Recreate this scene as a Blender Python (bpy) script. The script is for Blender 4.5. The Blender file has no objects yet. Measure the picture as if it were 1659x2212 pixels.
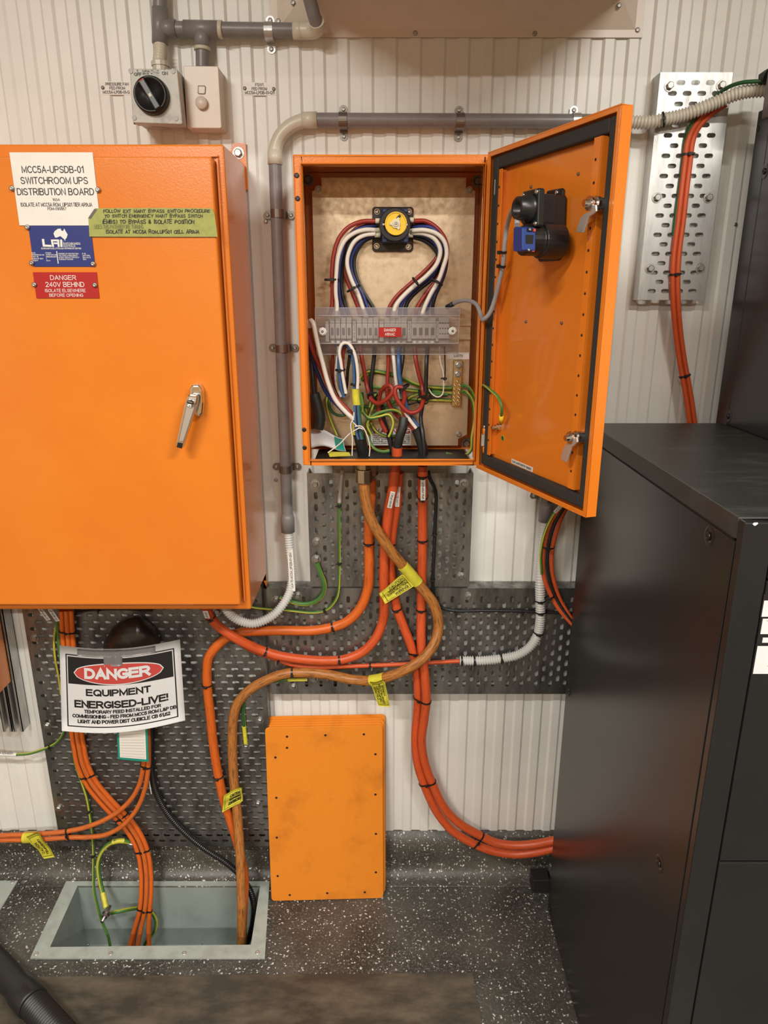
import bpy, bmesh, math, random
from mathutils import Vector, Matrix
random.seed(7)
sc = bpy.context.scene
COL = sc.collection

# ---------------------------------------------------------------- camera
FPX, CXP, CYP, CAMD, CAMH, PITCH = 1533.0, 829.5, 1106.0, 1.70, 1.637, math.radians(17.0)
CT, ST = math.cos(PITCH), math.sin(PITCH)
CAM = Vector((0, -CAMD, CAMH))
cd = bpy.data.cameras.new('camera')
cd.sensor_fit = 'HORIZONTAL'; cd.sensor_width = 36.0; cd.lens = FPX / 1659.0 * 36.0
cd.clip_start = 0.02
co = bpy.data.objects.new('camera', cd); COL.objects.link(co)
co.location = CAM; co.rotation_euler = (math.radians(90) - PITCH, 0, 0)
sc.camera = co
# ---------------------------------------------------------------- view, world, lamps
sc.view_settings.view_transform = 'Standard'; sc.view_settings.look = 'None'
sc.view_settings.gamma = 1.0; sc.view_settings.use_curve_mapping = False
sc.view_settings.exposure = -0.10
w = bpy.data.worlds.new('world'); sc.world = w; w.use_nodes = True
w.node_tree.nodes['Background'].inputs[0].default_value = (1, .95, .88, 1)
w.node_tree.nodes['Background'].inputs[1].default_value = 0.05
LAMP_COLOR = (1.0, .965, .89)
CEIL = 2.85
# x, y, watts of each ceiling batten (built further down with its own light)
BATTENS = [(-1.0, -2.15, 60), (1.05, -2.15, 68), (-1.0, -3.8, 86), (1.05, -3.8, 48)]

# ---------------------------------------------------------------- pixel -> place helpers (photo frame 1659 x 2212)
def ray(px, py):
    vx = (px - CXP) / FPX; vy = (py - CYP) / FPX
    return Vector((vx, CT - vy * ST, -(ST + vy * CT)))
def at(px, py, off):                      # point seen at the pixel, off metres out from the back wall
    d = ray(px, py); return CAM + d * ((CAMD - off) / d.y)
def fl(px, py, z=0.0):
    d = ray(px, py); return CAM + d * ((z - CAMH) / d.z)
def atx(px, py, X):
    d = ray(px, py); return CAM + d * (X / d.x)
def atpl(px, py, p0, n):
    d = ray(px, py); return CAM + d * ((p0 - CAM).dot(n) / d.dot(n))
def to_px(p):
    q = p - CAM
    f = q.y * CT - q.z * ST
    return (CXP + FPX * q.x / f, CYP - FPX * (q.z * CT + q.y * ST) / f)
OUT = Vector((0, -1, 0)); UP = Vector((0, 0, 1)); RT = Vector((1, 0, 0))

# ---------------------------------------------------------------- materials
def lin(c):
    return tuple((v / 12.92 if v <= .04045 else ((v + .055) / 1.055) ** 2.4) for v in [x / 255 for x in c])
def mat(name, col, rough=.5, metal=0.0, col2=None, scale=20, lo=.4, hi=.65, detail=6, bump=0, bscale=200, stretch=None,
        alpha=None, trans=0, rough2=None, spec=None, coat=0, uvcoord=False, ior=None):
    m = bpy.data.materials.new(name); m.use_nodes = True
    nt = m.node_tree; N = nt.nodes; L = nt.links
    b = N['Principled BSDF']
    b.inputs['Base Color'].default_value = (*col, 1); b.inputs['Roughness'].default_value = rough
    b.inputs['Metallic'].default_value = metal
    if spec is not None: b.inputs['Specular IOR Level'].default_value = spec
    if coat: b.inputs['Coat Weight'].default_value = coat; b.inputs['Coat Roughness'].default_value = .08
    if trans: b.inputs['Transmission Weight'].default_value = trans
    if ior: b.inputs['IOR'].default_value = ior
    if alpha is not None: b.inputs['Alpha'].default_value = alpha
    if col2 or bump or rough2 is not None:
        if uvcoord:
            tc = N.new('ShaderNodeAttribute'); tc.attribute_name = 'tuv'; src = tc.outputs['Vector']
        else:
            tc = N.new('ShaderNodeTexCoord'); src = tc.outputs['Object']
        if stretch:
            mp = N.new('ShaderNodeMapping'); mp.inputs['Scale'].default_value = stretch[:3]
            if len(stretch) > 3: mp.inputs['Rotation'].default_value = stretch[3:]
            L.new(src, mp.inputs['Vector']); src = mp.outputs['Vector']
    if col2 or rough2 is not None:
        nz = N.new('ShaderNodeTexNoise'); nz.inputs['Scale'].default_value = scale; nz.inputs['Detail'].default_value = detail
        nz.inputs['Roughness'].default_value = .65
        L.new(src, nz.inputs['Vector'])
        mr = N.new('ShaderNodeMapRange'); mr.inputs['From Min'].default_value = lo; mr.inputs['From Max'].default_value = hi
        L.new(nz.outputs['Fac'], mr.inputs['Value'])
        if col2:
            mx = N.new('ShaderNodeMix'); mx.data_type = 'RGBA'
            mx.inputs['A'].default_value = (*col, 1); mx.inputs['B'].default_value = (*col2, 1)
            L.new(mr.outputs['Result'], mx.inputs['Factor']); L.new(mx.outputs['Result'], b.inputs['Base Color'])
        if rough2 is not None:
            m2 = N.new('ShaderNodeMapRange'); m2.inputs['To Min'].default_value = rough; m2.inputs['To Max'].default_value = rough2
            L.new(mr.outputs['Result'], m2.inputs['Value']); L.new(m2.outputs['Result'], b.inputs['Roughness'])
    if bump:
        n2 = N.new('ShaderNodeTexNoise'); n2.inputs['Scale'].default_value = bscale; n2.inputs['Detail'].default_value = 2
        L.new(src, n2.inputs['Vector'])
        bp = N.new('ShaderNodeBump'); bp.inputs['Strength'].default_value = bump; bp.inputs['Distance'].default_value = .002
        L.new(n2.outputs['Fac'], bp.inputs['Height']); L.new(bp.outputs['Normal'], b.inputs['Normal'])
    return m

M = {}
M['wall'] = mat('cream_sheet_steel', (.79, .78, .735), .36, col2=(.74, .73, .685), scale=6, bump=.02, bscale=60)
M['orange'] = mat('orange_paint', (.75, .212, .018), .26, col2=(.73, .192, .016), scale=4, bump=.10, bscale=330, coat=.6)
M['plate_orange'] = mat('scuffed_orange_paint', (.78, .245, .018), .42, col2=(.42, .125, .014), scale=7, lo=.52, hi=.82, detail=9, bump=.08, bscale=300)
M['galv'] = mat('galvanised_steel', (.37, .368, .362), .32, .95, col2=(.115, .115, .112), scale=24, lo=.38, hi=.66, rough2=.48, stretch=(1, 1, .3, 0, .7, 0))
M['galv_light'] = mat('bright_galvanised_steel', (.64, .64, .63), .36, .85, col2=(.42, .42, .415), scale=40, lo=.36, hi=.7, rough2=.5, stretch=(1, 1, .25, 0, .7, 0))
M['zinc'] = mat('zinc_plated_orange_bounce', (.64, .51, .36), .38, .85, col2=(.46, .35, .23), scale=70, lo=.35, hi=.7, rough2=.55)  # orange reflection from the box is put into the zinc's base colour
M['steel'] = mat('plated_steel', (.46, .45, .43), .42, 1.0, col2=(.34, .33, .31), scale=60)
M['chrome'] = mat('chrome', (.78, .77, .75), .12, 1.0)
M['brushed'] = mat('brushed_metal', (.66, .63, .60), .34, .75)
M['brass'] = mat('brass', (.62, .45, .18), .3, 1.0, col2=(.5, .36, .15), scale=60)
M['nickel'] = mat('nickel_brass', (.62, .52, .36), .28, 1.0)
M['pvc'] = mat('grey_pvc', (.235, .22, .22), .36, col2=(.20, .185, .185), scale=30)
M['pvc_cream'] = mat('cream_pvc', (.62, .58, .47), .35)
M['flex_grey'] = mat('pale_grey_flexible_pvc', (.62, .62, .60), .4)
M['flex_cream'] = mat('cream_flexible_pvc', (.63, .59, .50), .4)
M['dark_steel'] = mat('weathered_steel', (.22, .20, .18), .4, .8)
M['iso_grey'] = mat('worn_grey_plastic', (.50, .49, .43), .38, col2=(.25, .24, .20), scale=26, lo=.50, hi=.72)
M['iso_side'] = mat('grey_plastic', (.42, .41, .37), .4)
M['beige'] = mat('beige_plastic', (.72, .62, .53), .35, col2=(.66, .56, .47), scale=18, lo=.5, hi=.8)
M['black'] = mat('black_plastic', (.012, .012, .012), .32)
M['black_matt'] = mat('black_rubber', (.016, .016, .016), .55)
M['gasket'] = mat('foam_gasket', (.028, .026, .024), .75, bump=.1, bscale=500)
M['black_flex'] = mat('black_flexible_conduit', (.012, .012, .013), .3)
M['heat'] = mat('black_heatshrink', (.018, .018, .018), .45, bump=.2, bscale=90)
M['blue_plastic'] = mat('blue_plastic', (.012, .042, .21), .42)
M['navy_plastic'] = mat('dark_blue_plastic', (.012, .022, .085), .4)
M['yellow'] = mat('yellow_plastic', (.85, .55, .03), .35)
M['ivory'] = mat('ivory_plastic', (.72, .66, .50), .4)
M['white'] = mat('white_plastic', (.78, .76, .72), .4)
M['grey_term'] = mat('grey_terminal_plastic', (.46, .42, .38), .45)
M['term_dark'] = mat('dark_terminal_recess', (.10, .08, .07), .5)
M['clear'] = mat('clear_polycarbonate', (.46, .42, .43), .12, alpha=.13)
M['clear_slope'] = mat('hazy_polycarbonate', (.40, .37, .40), .15, alpha=.34)
M['clear_edge'] = mat('clear_polycarbonate_fold', (.62, .60, .64), .2, alpha=.55)
M['w_red'] = mat('red_wire', (.30, .026, .014), .42)
M['w_white'] = mat('white_wire', (.72, .66, .58), .4)
M['w_blue'] = mat('blue_wire', (.018, .035, .19), .4)
M['w_ltblue'] = mat('blue_cable', (.04, .12, .30), .4)
M['w_black'] = mat('black_wire', (.013, .013, .014), .4)
M['w_grey'] = mat('grey_cable', (.33, .32, .33), .42)
M['w_green'] = mat('green_wire', (.055, .165, .03), .42)
M['w_dkgreen'] = mat('dark_green_wire', (.02, .10, .03), .4)
M['w_yellow'] = mat('yellow_wire', (.46, .43, .045), .42)
M['c_orange'] = mat('orange_cable', (.64, .125, .014), .42, col2=(.30, .05, .012), scale=5, lo=.52, hi=.78, uvcoord=True, stretch=(2.5, 5, 1))
M['c_red'] = mat('red_orange_cable', (.60, .088, .020), .42, col2=(.30, .040, .014), scale=5, lo=.52, hi=.78, uvcoord=True, stretch=(2.5, 5, 1))
M['c_brown'] = mat('grimy_brown_orange_cable', (.45, .170, .036), .45, col2=(.08, .032, .014), scale=6, lo=.47, hi=.68, uvcoord=True, stretch=(4, 5, 1))
M['c_dirty'] = mat('soiled_orange_cable', (.58, .130, .020), .45, col2=(.17, .045, .016), scale=6, lo=.50, hi=.76, uvcoord=True, stretch=(4, 5, 1))
M['ups'] = mat('charcoal_powder_coat', (.016, .016, .016), .26, col2=(.014, .014, .014), scale=8, bump=.03, bscale=500)
M['ups_top'] = mat('charcoal_dusty_top', (.022, .023, .021), .40, col2=(.050, .050, .046), scale=9, lo=.5, hi=.8, rough2=.55, stretch=(1, 3, 1))
M['paper'] = mat('white_paper', (.66, .655, .66), .6, col2=(.60, .595, .60), scale=35, lo=.55, hi=.75)
M['label_white'] = mat('white_engraved_plastic', (.80, .76, .70), .4, col2=(.75, .71, .65), scale=20, lo=.5, hi=.8)
M['label_red'] = mat('red_engraved_plastic', (.42, .012, .012), .35)
M['label_blue'] = mat('blue_anodised_plate', (.018, .032, .18), .35)
M['sign_red'] = mat('sign_red_print', (.50, .055, .045), .6)
M['ink'] = mat('black_print', (.012, .011, .011), .5)
M['ink_grey'] = mat('grey_print', (.12, .11, .10), .5)
M['ink_red'] = mat('red_print', (.45, .02, .02), .5)
M['tape_green'] = mat('olive_green_masking_tape', (.36, .37, .09), .55, col2=(.27, .30, .07), scale=60, lo=.45, hi=.7)
M['duct'] = mat('grey_duct_tape', (.20, .19, .19), .35, .2, bump=.4, bscale=60)
M['tag_yellow'] = mat('yellow_warning_tape', (.68, .62, .05), .38, col2=(.55, .50, .04), scale=50, bump=.3, bscale=90)
M['teal'] = mat('teal_card', (.01, .27, .20), .5)
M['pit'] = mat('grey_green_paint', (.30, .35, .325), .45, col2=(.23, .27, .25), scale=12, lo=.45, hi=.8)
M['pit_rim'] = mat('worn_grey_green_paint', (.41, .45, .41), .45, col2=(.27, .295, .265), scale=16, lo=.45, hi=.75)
M['hose'] = mat('black_vacuum_plastic', (.014, .014, .014), .42)
M['wrap'] = mat('dark_brown_plastic_wrap', (.016, .011, .008), .28, bump=.25, bscale=22)
M['box_orange_in'] = M['orange']

def floor_mat():
    m = bpy.data.materials.new('flecked_charcoal_vinyl'); m.use_nodes = True
    nt = m.node_tree; N = nt.nodes; L = nt.links; b = N['Principled BSDF']
    tc = N.new('ShaderNodeTexCoord')
    def noise(scale, det, lo, hi):
        n = N.new('ShaderNodeTexNoise'); n.inputs['Scale'].default_value = scale; n.inputs['Detail'].default_value = det
        L.new(tc.outputs['Object'], n.inputs['Vector'])
        r = N.new('ShaderNodeMapRange'); r.inputs['From Min'].default_value = lo; r.inputs['From Max'].default_value = hi
        L.new(n.outputs['Fac'], r.inputs['Value']); return r.outputs['Result']
    def mixc(f, a, c):
        x = N.new('ShaderNodeMix'); x.data_type = 'RGBA'
        for k, v in (('A', a), ('B', c)):
            if isinstance(v, tuple): x.inputs[k].default_value = (*v, 1)
            else: L.new(v, x.inputs[k])
        L.new(f, x.inputs['Factor']); return x.outputs['Result']
    base = mixc(noise(5, 8, .38, .68), (.034, .0315, .026), (.098, .090, .074))
    base = mixc(noise(170, 2, .5, .72), base, (.13, .125, .115))
    def flecks(scale, thr, seedoff, dens):
        mp = N.new('ShaderNodeMapping'); mp.inputs['Location'].default_value = (seedoff, seedoff * .7, seedoff * .3)
        L.new(tc.outputs['Object'], mp.inputs['Vector'])
        nz = N.new('ShaderNodeTexNoise'); nz.inputs['Scale'].default_value = scale * 1.4
        L.new(mp.outputs['Vector'], nz.inputs['Vector'])
        sb = N.new('ShaderNodeMix'); sb.data_type = 'VECTOR'; sb.inputs['Factor'].default_value = .012
        L.new(mp.outputs['Vector'], sb.inputs['A']); L.new(nz.outputs['Color'], sb.inputs['B'])
        v = N.new('ShaderNodeTexVoronoi'); v.inputs['Scale'].default_value = scale
        L.new(sb.outputs['Result'], v.inputs['Vector'])
        lt = N.new('ShaderNodeMath'); lt.operation = 'LESS_THAN'; lt.inputs[1].default_value = thr
        L.new(v.outputs['Distance'], lt.inputs[0])
        sp = N.new('ShaderNodeSeparateColor'); L.new(v.outputs['Color'], sp.inputs['Color'])
        gt = N.new('ShaderNodeMath'); gt.operation = 'LESS_THAN'; gt.inputs[1].default_value = dens
        L.new(sp.outputs['Red'], gt.inputs[0])
        mu = N.new('ShaderNodeMath'); mu.operation = 'MULTIPLY'
        L.new(lt.outputs['Value'], mu.inputs[0]); L.new(gt.outputs['Value'], mu.inputs[1]); return mu.outputs['Value']
    base = mixc(flecks(115, .27, 0.0, .38), base, (.62, .61, .57))
    base = mixc(flecks(80, .16, 3.3, .2), base, (.66, .65, .60))
    base = mixc(flecks(170, .22, 7.1, .30), base, (.36, .35, .33))
    L.new(base, b.inputs['Base Color']); b.inputs['Roughness'].default_value = .42
    return m
M['floor'] = floor_mat()
M['mat'] = mat('smooth_worn_brown_vinyl', (.048, .041, .032), .40, col2=(.150, .122, .085), scale=6, lo=.42, hi=.70, detail=10, rough2=.55, stretch=(1, 2.2, 1, 0, 0, .2))
M['room_wall'] = mat('room_wall_paint', (.50, .43, .35), .5)
M['room_front'] = mat('warm_bounce_paint', (.48, .30, .15), .5)  # warm tone chosen so the unseen front wall bounces warm fill light
M['ceil'] = mat('ceiling_paint', (.55, .50, .43), .6)

# ---------------------------------------------------------------- mesh builder
class MB:
    def __init__(s): s.v = []; s.f = []; s.m = []; s.s = []; s.uv = {}
    def add(s, vs, fs, mi=0, smooth=False):
        o = len(s.v); s.v += [Vector(v) for v in vs]
        for f in fs: s.f.append([i + o for i in f]); s.m.append(mi); s.s.append(smooth)
        return o
    def box(s, a, b, mi=0):
        x0, x1 = sorted((a[0], b[0])); y0, y1 = sorted((a[1], b[1])); z0, z1 = sorted((a[2], b[2]))
        s.add([(x0, y0, z0), (x1, y0, z0), (x1, y1, z0), (x0, y1, z0), (x0, y0, z1), (x1, y0, z1), (x1, y1, z1), (x0, y1, z1)],
              [(0, 3, 2, 1), (4, 5, 6, 7), (0, 1, 5, 4), (1, 2, 6, 5), (2, 3, 7, 6), (3, 0, 4, 7)], mi)
    def obox(s, o, ux, uy, uz, mi=0):       # box spanned by three edge vectors from corner o
        p = [o, o + ux, o + ux + uy, o + uy]; p += [q + uz for q in p]
        s.add(p, [(0, 3, 2, 1), (4, 5, 6, 7), (0, 1, 5, 4), (1, 2, 6, 5), (2, 3, 7, 6), (3, 0, 4, 7)], mi)
    def cbox(s, c, ux, uy, uz, mi=0):       # centred box, full edge vectors
        s.obox(c - ux / 2 - uy / 2 - uz / 2, ux, uy, uz, mi)
    def prism(s, poly, ext, mi=0, side_mi=None):        # polygon extruded by ext
        n = len(poly); p = [Vector(q) for q in poly]
        s.add(p + [q + ext for q in p], [tuple(range(n)), tuple(range(2 * n - 1, n - 1, -1))], mi)
        s.add(p + [q + ext for q in p], [(i, (i + 1) % n, n + (i + 1) % n, n + i) for i in range(n)], mi if side_mi is None else side_mi)
    def lathe(s, prof, o, ax, n=16, mi=0, smooth=True, capa=True, capb=True):   # prof: (along axis, radius)
        ax = ax.normalized(); u = ax.orthogonal().normalized(); w = ax.cross(u)
        vs = []
        for (h, r) in prof:
            for k in range(n):
                a = 2 * math.pi * k / n; vs.append(o + ax * h + u * (r * math.cos(a)) + w * (r * math.sin(a)))
        fs = [(j * n + k, j * n + (k + 1) % n, (j + 1) * n + (k + 1) % n, (j + 1) * n + k) for j in range(len(prof) - 1) for k in range(n)]
        s.add(vs, fs, mi, smooth)
        caps = []
        if capa: caps.append(tuple(range(n)))
        if capb: caps.append(tuple(range((len(prof) - 1) * n, len(prof) * n)))
        if caps: s.add(vs, caps, mi, False)
    def cyl(s, a, b, r, n=16, mi=0, r2=None, smooth=True):
        d = b - a; s.lathe([(0, r), (d.length, r if r2 is None else r2)], a, d, n, mi, smooth)
    def ring(s, o, ax, R, wd, th, n=20, mi=0):
        s.lathe([(-wd / 2, R), (wd / 2, R), (wd / 2, R + th), (-wd / 2, R + th), (-wd / 2, R)], o, ax, n, mi, False, False, False)
    def screw(s, o, ax, r=.004, h=.003, mi=0):
        ax = ax.normalized()
        s.lathe([(0, r), (h * .5, r), (h * .85, r * .75), (h, r * .35), (h * .55, r * .22)], o, ax, 12, mi)
    def hexbolt(s, o, ax, r=.0065, h=.006, washer=True, mi=0):
        ax = ax.normalized()
        if washer: s.lathe([(0, r * 1.45), (.0016, r * 1.45)], o, ax, 18, mi, False)
        s.lathe([(.0012, r), (h * .85, r), (h, r * .8)], o, ax, 6, mi, False)
    def tube(s, pts, r, n=12, mi=0, step=.006, rib=None, stripe=None, twist=0, caps=True, fine=False):
        P = resample(pts, (rib / 4 if rib else step))
        m = len(P)
        T = [(P[min(i + 1, m - 1)] - P[max(i - 1, 0)]).normalized() for i in range(m)]
        u = T[0].orthogonal().normalized(); vs = []; acc = 0; uv = []
        for i in range(m):
            u = (u - T[i] * u.dot(T[i])).normalized(); w = T[i].cross(u)
            rr = r
            if rib: rr = r * (1.0, 1.0, .82, .82)[i % 4]
            if i: acc += (P[i] - P[i - 1]).length
            for k in range(n + 1):
                a = 2 * math.pi * k / n + twist * acc
                vs.append(P[i] + u * (rr * math.cos(a)) + w * (rr * math.sin(a))); uv.append((k / n, acc))
        o = len(s.v)
        for i in range(m - 1):
            for k in range(n):
                mk = mi
                if stripe is not None: mk = stripe if (k % (n // 2)) < max(1, n // 5) else mi
                a = o + i * (n + 1) + k
                s.f.append([a, a + 1, a + n + 2, a + n + 1]); s.m.append(mk); s.s.append(True)
        s.v += vs
        for j, q in enumerate(uv): s.uv[o + j] = q
        if caps:
            for i in (0, m - 1):
                s.add([vs[i * (n + 1) + k] for k in range(n)], [tuple(range(n))], mi)
        return P, T
    def text(s, S, txt, s0, s1, t0, t1, h=.0005, mi=0, bold=0.0, rot=0):
        p00, p10, p01 = S(s0, t0), S(s1, t0), S(s0, t1)
        Wm, Hm = (p10 - p00).length, (p01 - p00).length
        if rot: Wm, Hm = Hm, Wm
        hand = abs(bold - .018) < 1e-6
        wt = Hm * (.125 if bold < .005 else .15 if bold < .015 else .17 if bold < .019 else .215 if bold < .034 else .25)
        for si, st in enumerate(stroke_text(txt, Wm - wt, Hm - wt, hand)):
            L, R = offset_line(st, wt / 2)
            n = len(L); out = []
            for (x, y) in L + R:
                x = (x + wt / 2) / Wm; y = (y + wt / 2) / Hm
                if rot == 90: x, y = 1 - y, x
                out.append(S(s0 + (s1 - s0) * x, t0 + (t1 - t0) * y, h + .00004 * (si % 4)))
            s.add(out, [(k, k + 1, n + k + 1, n + k) for k in range(n - 1)], mi)
    def rect(s, S, s0, s1, t0, t1, h=.0003, mi=0, ns=1, nt=1):
        vs = [S(s0 + (s1 - s0) * i / ns, t0 + (t1 - t0) * j / nt, h) for j in range(nt + 1) for i in range(ns + 1)]
        fs = [(j * (ns + 1) + i, j * (ns + 1) + i + 1, (j + 1) * (ns + 1) + i + 1, (j + 1) * (ns + 1) + i) for j in range(nt) for i in range(ns)]
        s.add(vs, fs, mi)
    def slab(s, S, th=.0015, mi=0, ns=1, nt=1, s0=0, s1=1, t0=0, t1=1):
        A = [S(s0 + (s1 - s0) * i / ns, t0 + (t1 - t0) * j / nt, 0) for j in range(nt + 1) for i in range(ns + 1)]
        B = [S(s0 + (s1 - s0) * i / ns, t0 + (t1 - t0) * j / nt, -th) for j in range(nt + 1) for i in range(ns + 1)]
        w_ = ns + 1; N_ = len(A)
        fs = [(j * w_ + i, j * w_ + i + 1, (j + 1) * w_ + i + 1, (j + 1) * w_ + i) for j in range(nt) for i in range(ns)]
        fs += [tuple(N_ + k for k in reversed(f)) for f in list(fs)]
        edge = [i for i in range(ns)] + [j * w_ + ns for j in range(nt)] + [nt * w_ + i for i in range(ns, 0, -1)] + [j * w_ for j in range(nt, 0, -1)]
        fs += [(edge[k], edge[(k + 1) % len(edge)], N_ + edge[(k + 1) % len(edge)], N_ + edge[k]) for k in range(len(edge))]
        s.add(A + B, fs, mi, ns > 1 or nt > 1)
    def poly(s, S, pts, h=.0004, mi=0):
        s.add([S(a, b, h) for a, b in pts], [tuple(range(len(pts)))], mi)
    def build(s, name, mats, parent=None, bevel=0, seg=2, origin=None, recalc=True):
        me = bpy.data.meshes.new(name)
        if not isinstance(mats, (list, tuple)): mats = [mats]
        if parent is not None: org = ORG[parent.name]
        elif origin is not None: org = Vector(origin)
        else:
            lo = Vector([min(v[i] for v in s.v) for i in range(3)]); hi = Vector([max(v[i] for v in s.v) for i in range(3)])
            org = Vector(((lo.x + hi.x) / 2, (lo.y + hi.y) / 2, lo.z))
        me.from_pydata([tuple(v - org) for v in s.v], [], s.f)
        me.polygons.foreach_set('material_index', s.m); me.polygons.foreach_set('use_smooth', s.s)
        if s.uv:
            at_ = me.attributes.new('tuv', 'FLOAT2', 'POINT')
            for k, q in s.uv.items(): at_.data[k].vector = q
        if recalc:
            bm = bmesh.new(); bm.from_mesh(me)
            if not s.uv: bmesh.ops.remove_doubles(bm, verts=bm.verts, dist=1e-6)
            bmesh.ops.recalc_face_normals(bm, faces=bm.faces); bm.to_mesh(me); bm.free()
        for m in mats: me.materials.append(m)
        me.update()
        o = bpy.data.objects.new(name, me); COL.objects.link(o)
        if parent is not None: o.parent = parent
        else: o.location = org
        ORG[o.name] = org
        if bevel:
            bv = o.modifiers.new('bevel', 'BEVEL'); bv.width = bevel; bv.segments = seg; bv.limit_method = 'ANGLE'; bv.angle_limit = math.radians(40)
            bv.harden_normals = False
        return o
ORG = {}
ALLP = []
def catmull(P, n=10):
    P = [Vector(p) for p in P]
    if len(P) == 2: return [P[0].lerp(P[1], i / n) for i in range(n + 1)]
    Q = [P[0] * 2 - P[1]] + P + [P[-1] * 2 - P[-2]]; out = []
    for i in range(1, len(Q) - 2):
        p0, p1, p2, p3 = Q[i - 1:i + 3]
        t0 = 0; t1 = t0 + max(1e-5, (p1 - p0).length) ** .5; t2 = t1 + max(1e-5, (p2 - p1).length) ** .5; t3 = t2 + max(1e-5, (p3 - p2).length) ** .5
        for k in range(n):
            t = t1 + (t2 - t1) * k / n
            a1 = p0 * ((t1 - t) / (t1 - t0)) + p1 * ((t - t0) / (t1 - t0)); a2 = p1 * ((t2 - t) / (t2 - t1)) + p2 * ((t - t1) / (t2 - t1)); a3 = p2 * ((t3 - t) / (t3 - t2)) + p3 * ((t - t2) / (t3 - t2))
            b1 = a1 * ((t2 - t) / (t2 - t0)) + a2 * ((t - t0) / (t2 - t0)); b2 = a2 * ((t3 - t) / (t3 - t1)) + a3 * ((t - t1) / (t3 - t1))
            out.append(b1 * ((t2 - t) / (t2 - t1)) + b2 * ((t - t1) / (t2 - t1)))
    out.append(P[-1]); return out
def resample(pts, step):
    L = [0]
    for i in range(1, len(pts)): L.append(L[-1] + (pts[i] - pts[i - 1]).length)
    n = max(2, int(round(L[-1] / step))); out = []; j = 0
    for i in range(n + 1):
        d = L[-1] * i / n
        while j < len(L) - 2 and L[j + 1] < d: j += 1
        k = (d - L[j]) / max(1e-9, L[j + 1] - L[j]); out.append(pts[j].lerp(pts[j + 1], min(1, max(0, k))))
    return out
GLY = {'A': '0,0 .34,1 .68,0|.13,.34 .55,.34', 'B': '0,0 0,1 .34,1 @.34,.765,.235,.235,90,-90 0,.53|.34,.53 @.36,.265,.265,.265,90,-90 0,0', 'C': '@.37,.5,.37,.5,42,318',
 'D': '0,0 0,1 .28,1 @.28,.5,.38,.5,90,-90 0,0', 'E': '.58,1 0,1 0,0 .6,0|0,.53 .54,.53', 'F': '.56,1 0,1 0,0|0,.52 .48,.52', 'G': '@.38,.5,.38,.5,45,322 .69,.44 .42,.44',
 'H': '0,0 0,1|.62,0 .62,1|0,.53 .62,.53', 'I': '0,0 0,1', 'J': '.42,1 .42,.24 @.21,.24,.21,.24,0,-180', 'K': '0,0 0,1|.6,1 0,.36|.2,.57 .64,0', 'L': '0,1 0,0 .54,0',
 'M': '0,0 0,1 .38,.12 .76,1 .76,0', 'N': '0,0 0,1 .62,0 .62,1', 'O': '@.39,.5,.39,.5,90,450', 'P': '0,0 0,1 .36,1 @.36,.73,.25,.27,90,-90 0,.46', 'Q': '@.39,.5,.39,.5,90,450|.48,.22 .76,-.02',
 'R': '0,0 0,1 .38,1 @.38,.735,.25,.265,90,-90 0,.47|.34,.47 .66,0', 'S': '@.32,.745,.28,.255,25,270|@.32,.245,.31,.245,90,-160', 'T': '0,1 .60,1|.30,1 .30,0', 'U': '0,1 0,.31 @.31,.31,.31,.31,180,360 .62,1',
 'V': '0,1 .34,0 .68,1', 'W': '0,1 .23,0 .46,1 .69,0 .92,1', 'X': '0,0 .62,1|0,1 .62,0', 'Y': '0,1 .33,.44 .66,1|.33,.44 .33,0', 'Z': '0,1 .58,1 0,0 .6,0',
 '0': '@.27,.5,.27,.5,90,450', '1': '.02,.78 .24,1 .24,0', '2': '@.27,.73,.26,.27,165,-38 0,0 .56,0', '3': '@.26,.755,.24,.245,155,-90|@.26,.26,.28,.26,90,-155', '4': '.42,0 .42,1 0,.3 .58,.3',
 '5': '.5,1 .1,1 .03,.5 @.26,.32,.28,.32,135,-150', '6': '@.28,.31,.27,.31,0,360|@.42,.40,.42,.60,180,82', '7': '0,1 .54,1 .18,0', '8': '@.28,.76,.22,.24,90,450|@.28,.265,.28,.265,90,450', '9': '@.27,.69,.27,.31,0,360|@.12,.60,.42,.60,0,-98',
 '-': '0,.36 .3,.36', '_': '0,-.10 .5,-.10', ':': '0,0 0,.1|0,.55 0,.65', '.': '0,0 0,.08', ',': '.03,.08 0,-.14', '!': '0,1 0,.46|0,0 0,.03', '(': '@.3,.45,.3,.62,130,230', ')': '@0,.45,.3,.62,50,-50', '/': '0,0 .35,1',
 '&': '.64,0 .12,.66 @.28,.8,.18,.2,215,-25 .08,.40 @.25,.24,.25,.24,140,310 .62,.40', '*': '0,.6 .3,.9|0,.9 .3,.6', '+': '0,.4 .4,.4|.2,.2 .2,.6'}
def glyph(ch):
    out = []; wd = 0
    for st in GLY[ch].split('|'):
        pl = []
        for tk in st.split():
            if tk[0] == '@':
                cx, cy, rx, ry, a0, a1 = [float(q) for q in tk[1:].split(',')]; n = max(4, int(abs(a1 - a0) / 22))
                pl += [(cx + rx * math.cos(math.radians(a0 + (a1 - a0) * k / n)), cy + ry * math.sin(math.radians(a0 + (a1 - a0) * k / n))) for k in range(n + 1)]
            else: pl.append(tuple(float(q) for q in tk.split(',')))
        q = [pl[0]]
        for p in pl[1:]:
            if abs(p[0] - q[-1][0]) + abs(p[1] - q[-1][1]) > .012: q.append(p)
        out.append(q)
    return out, max(p[0] for st in out for p in st)
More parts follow.
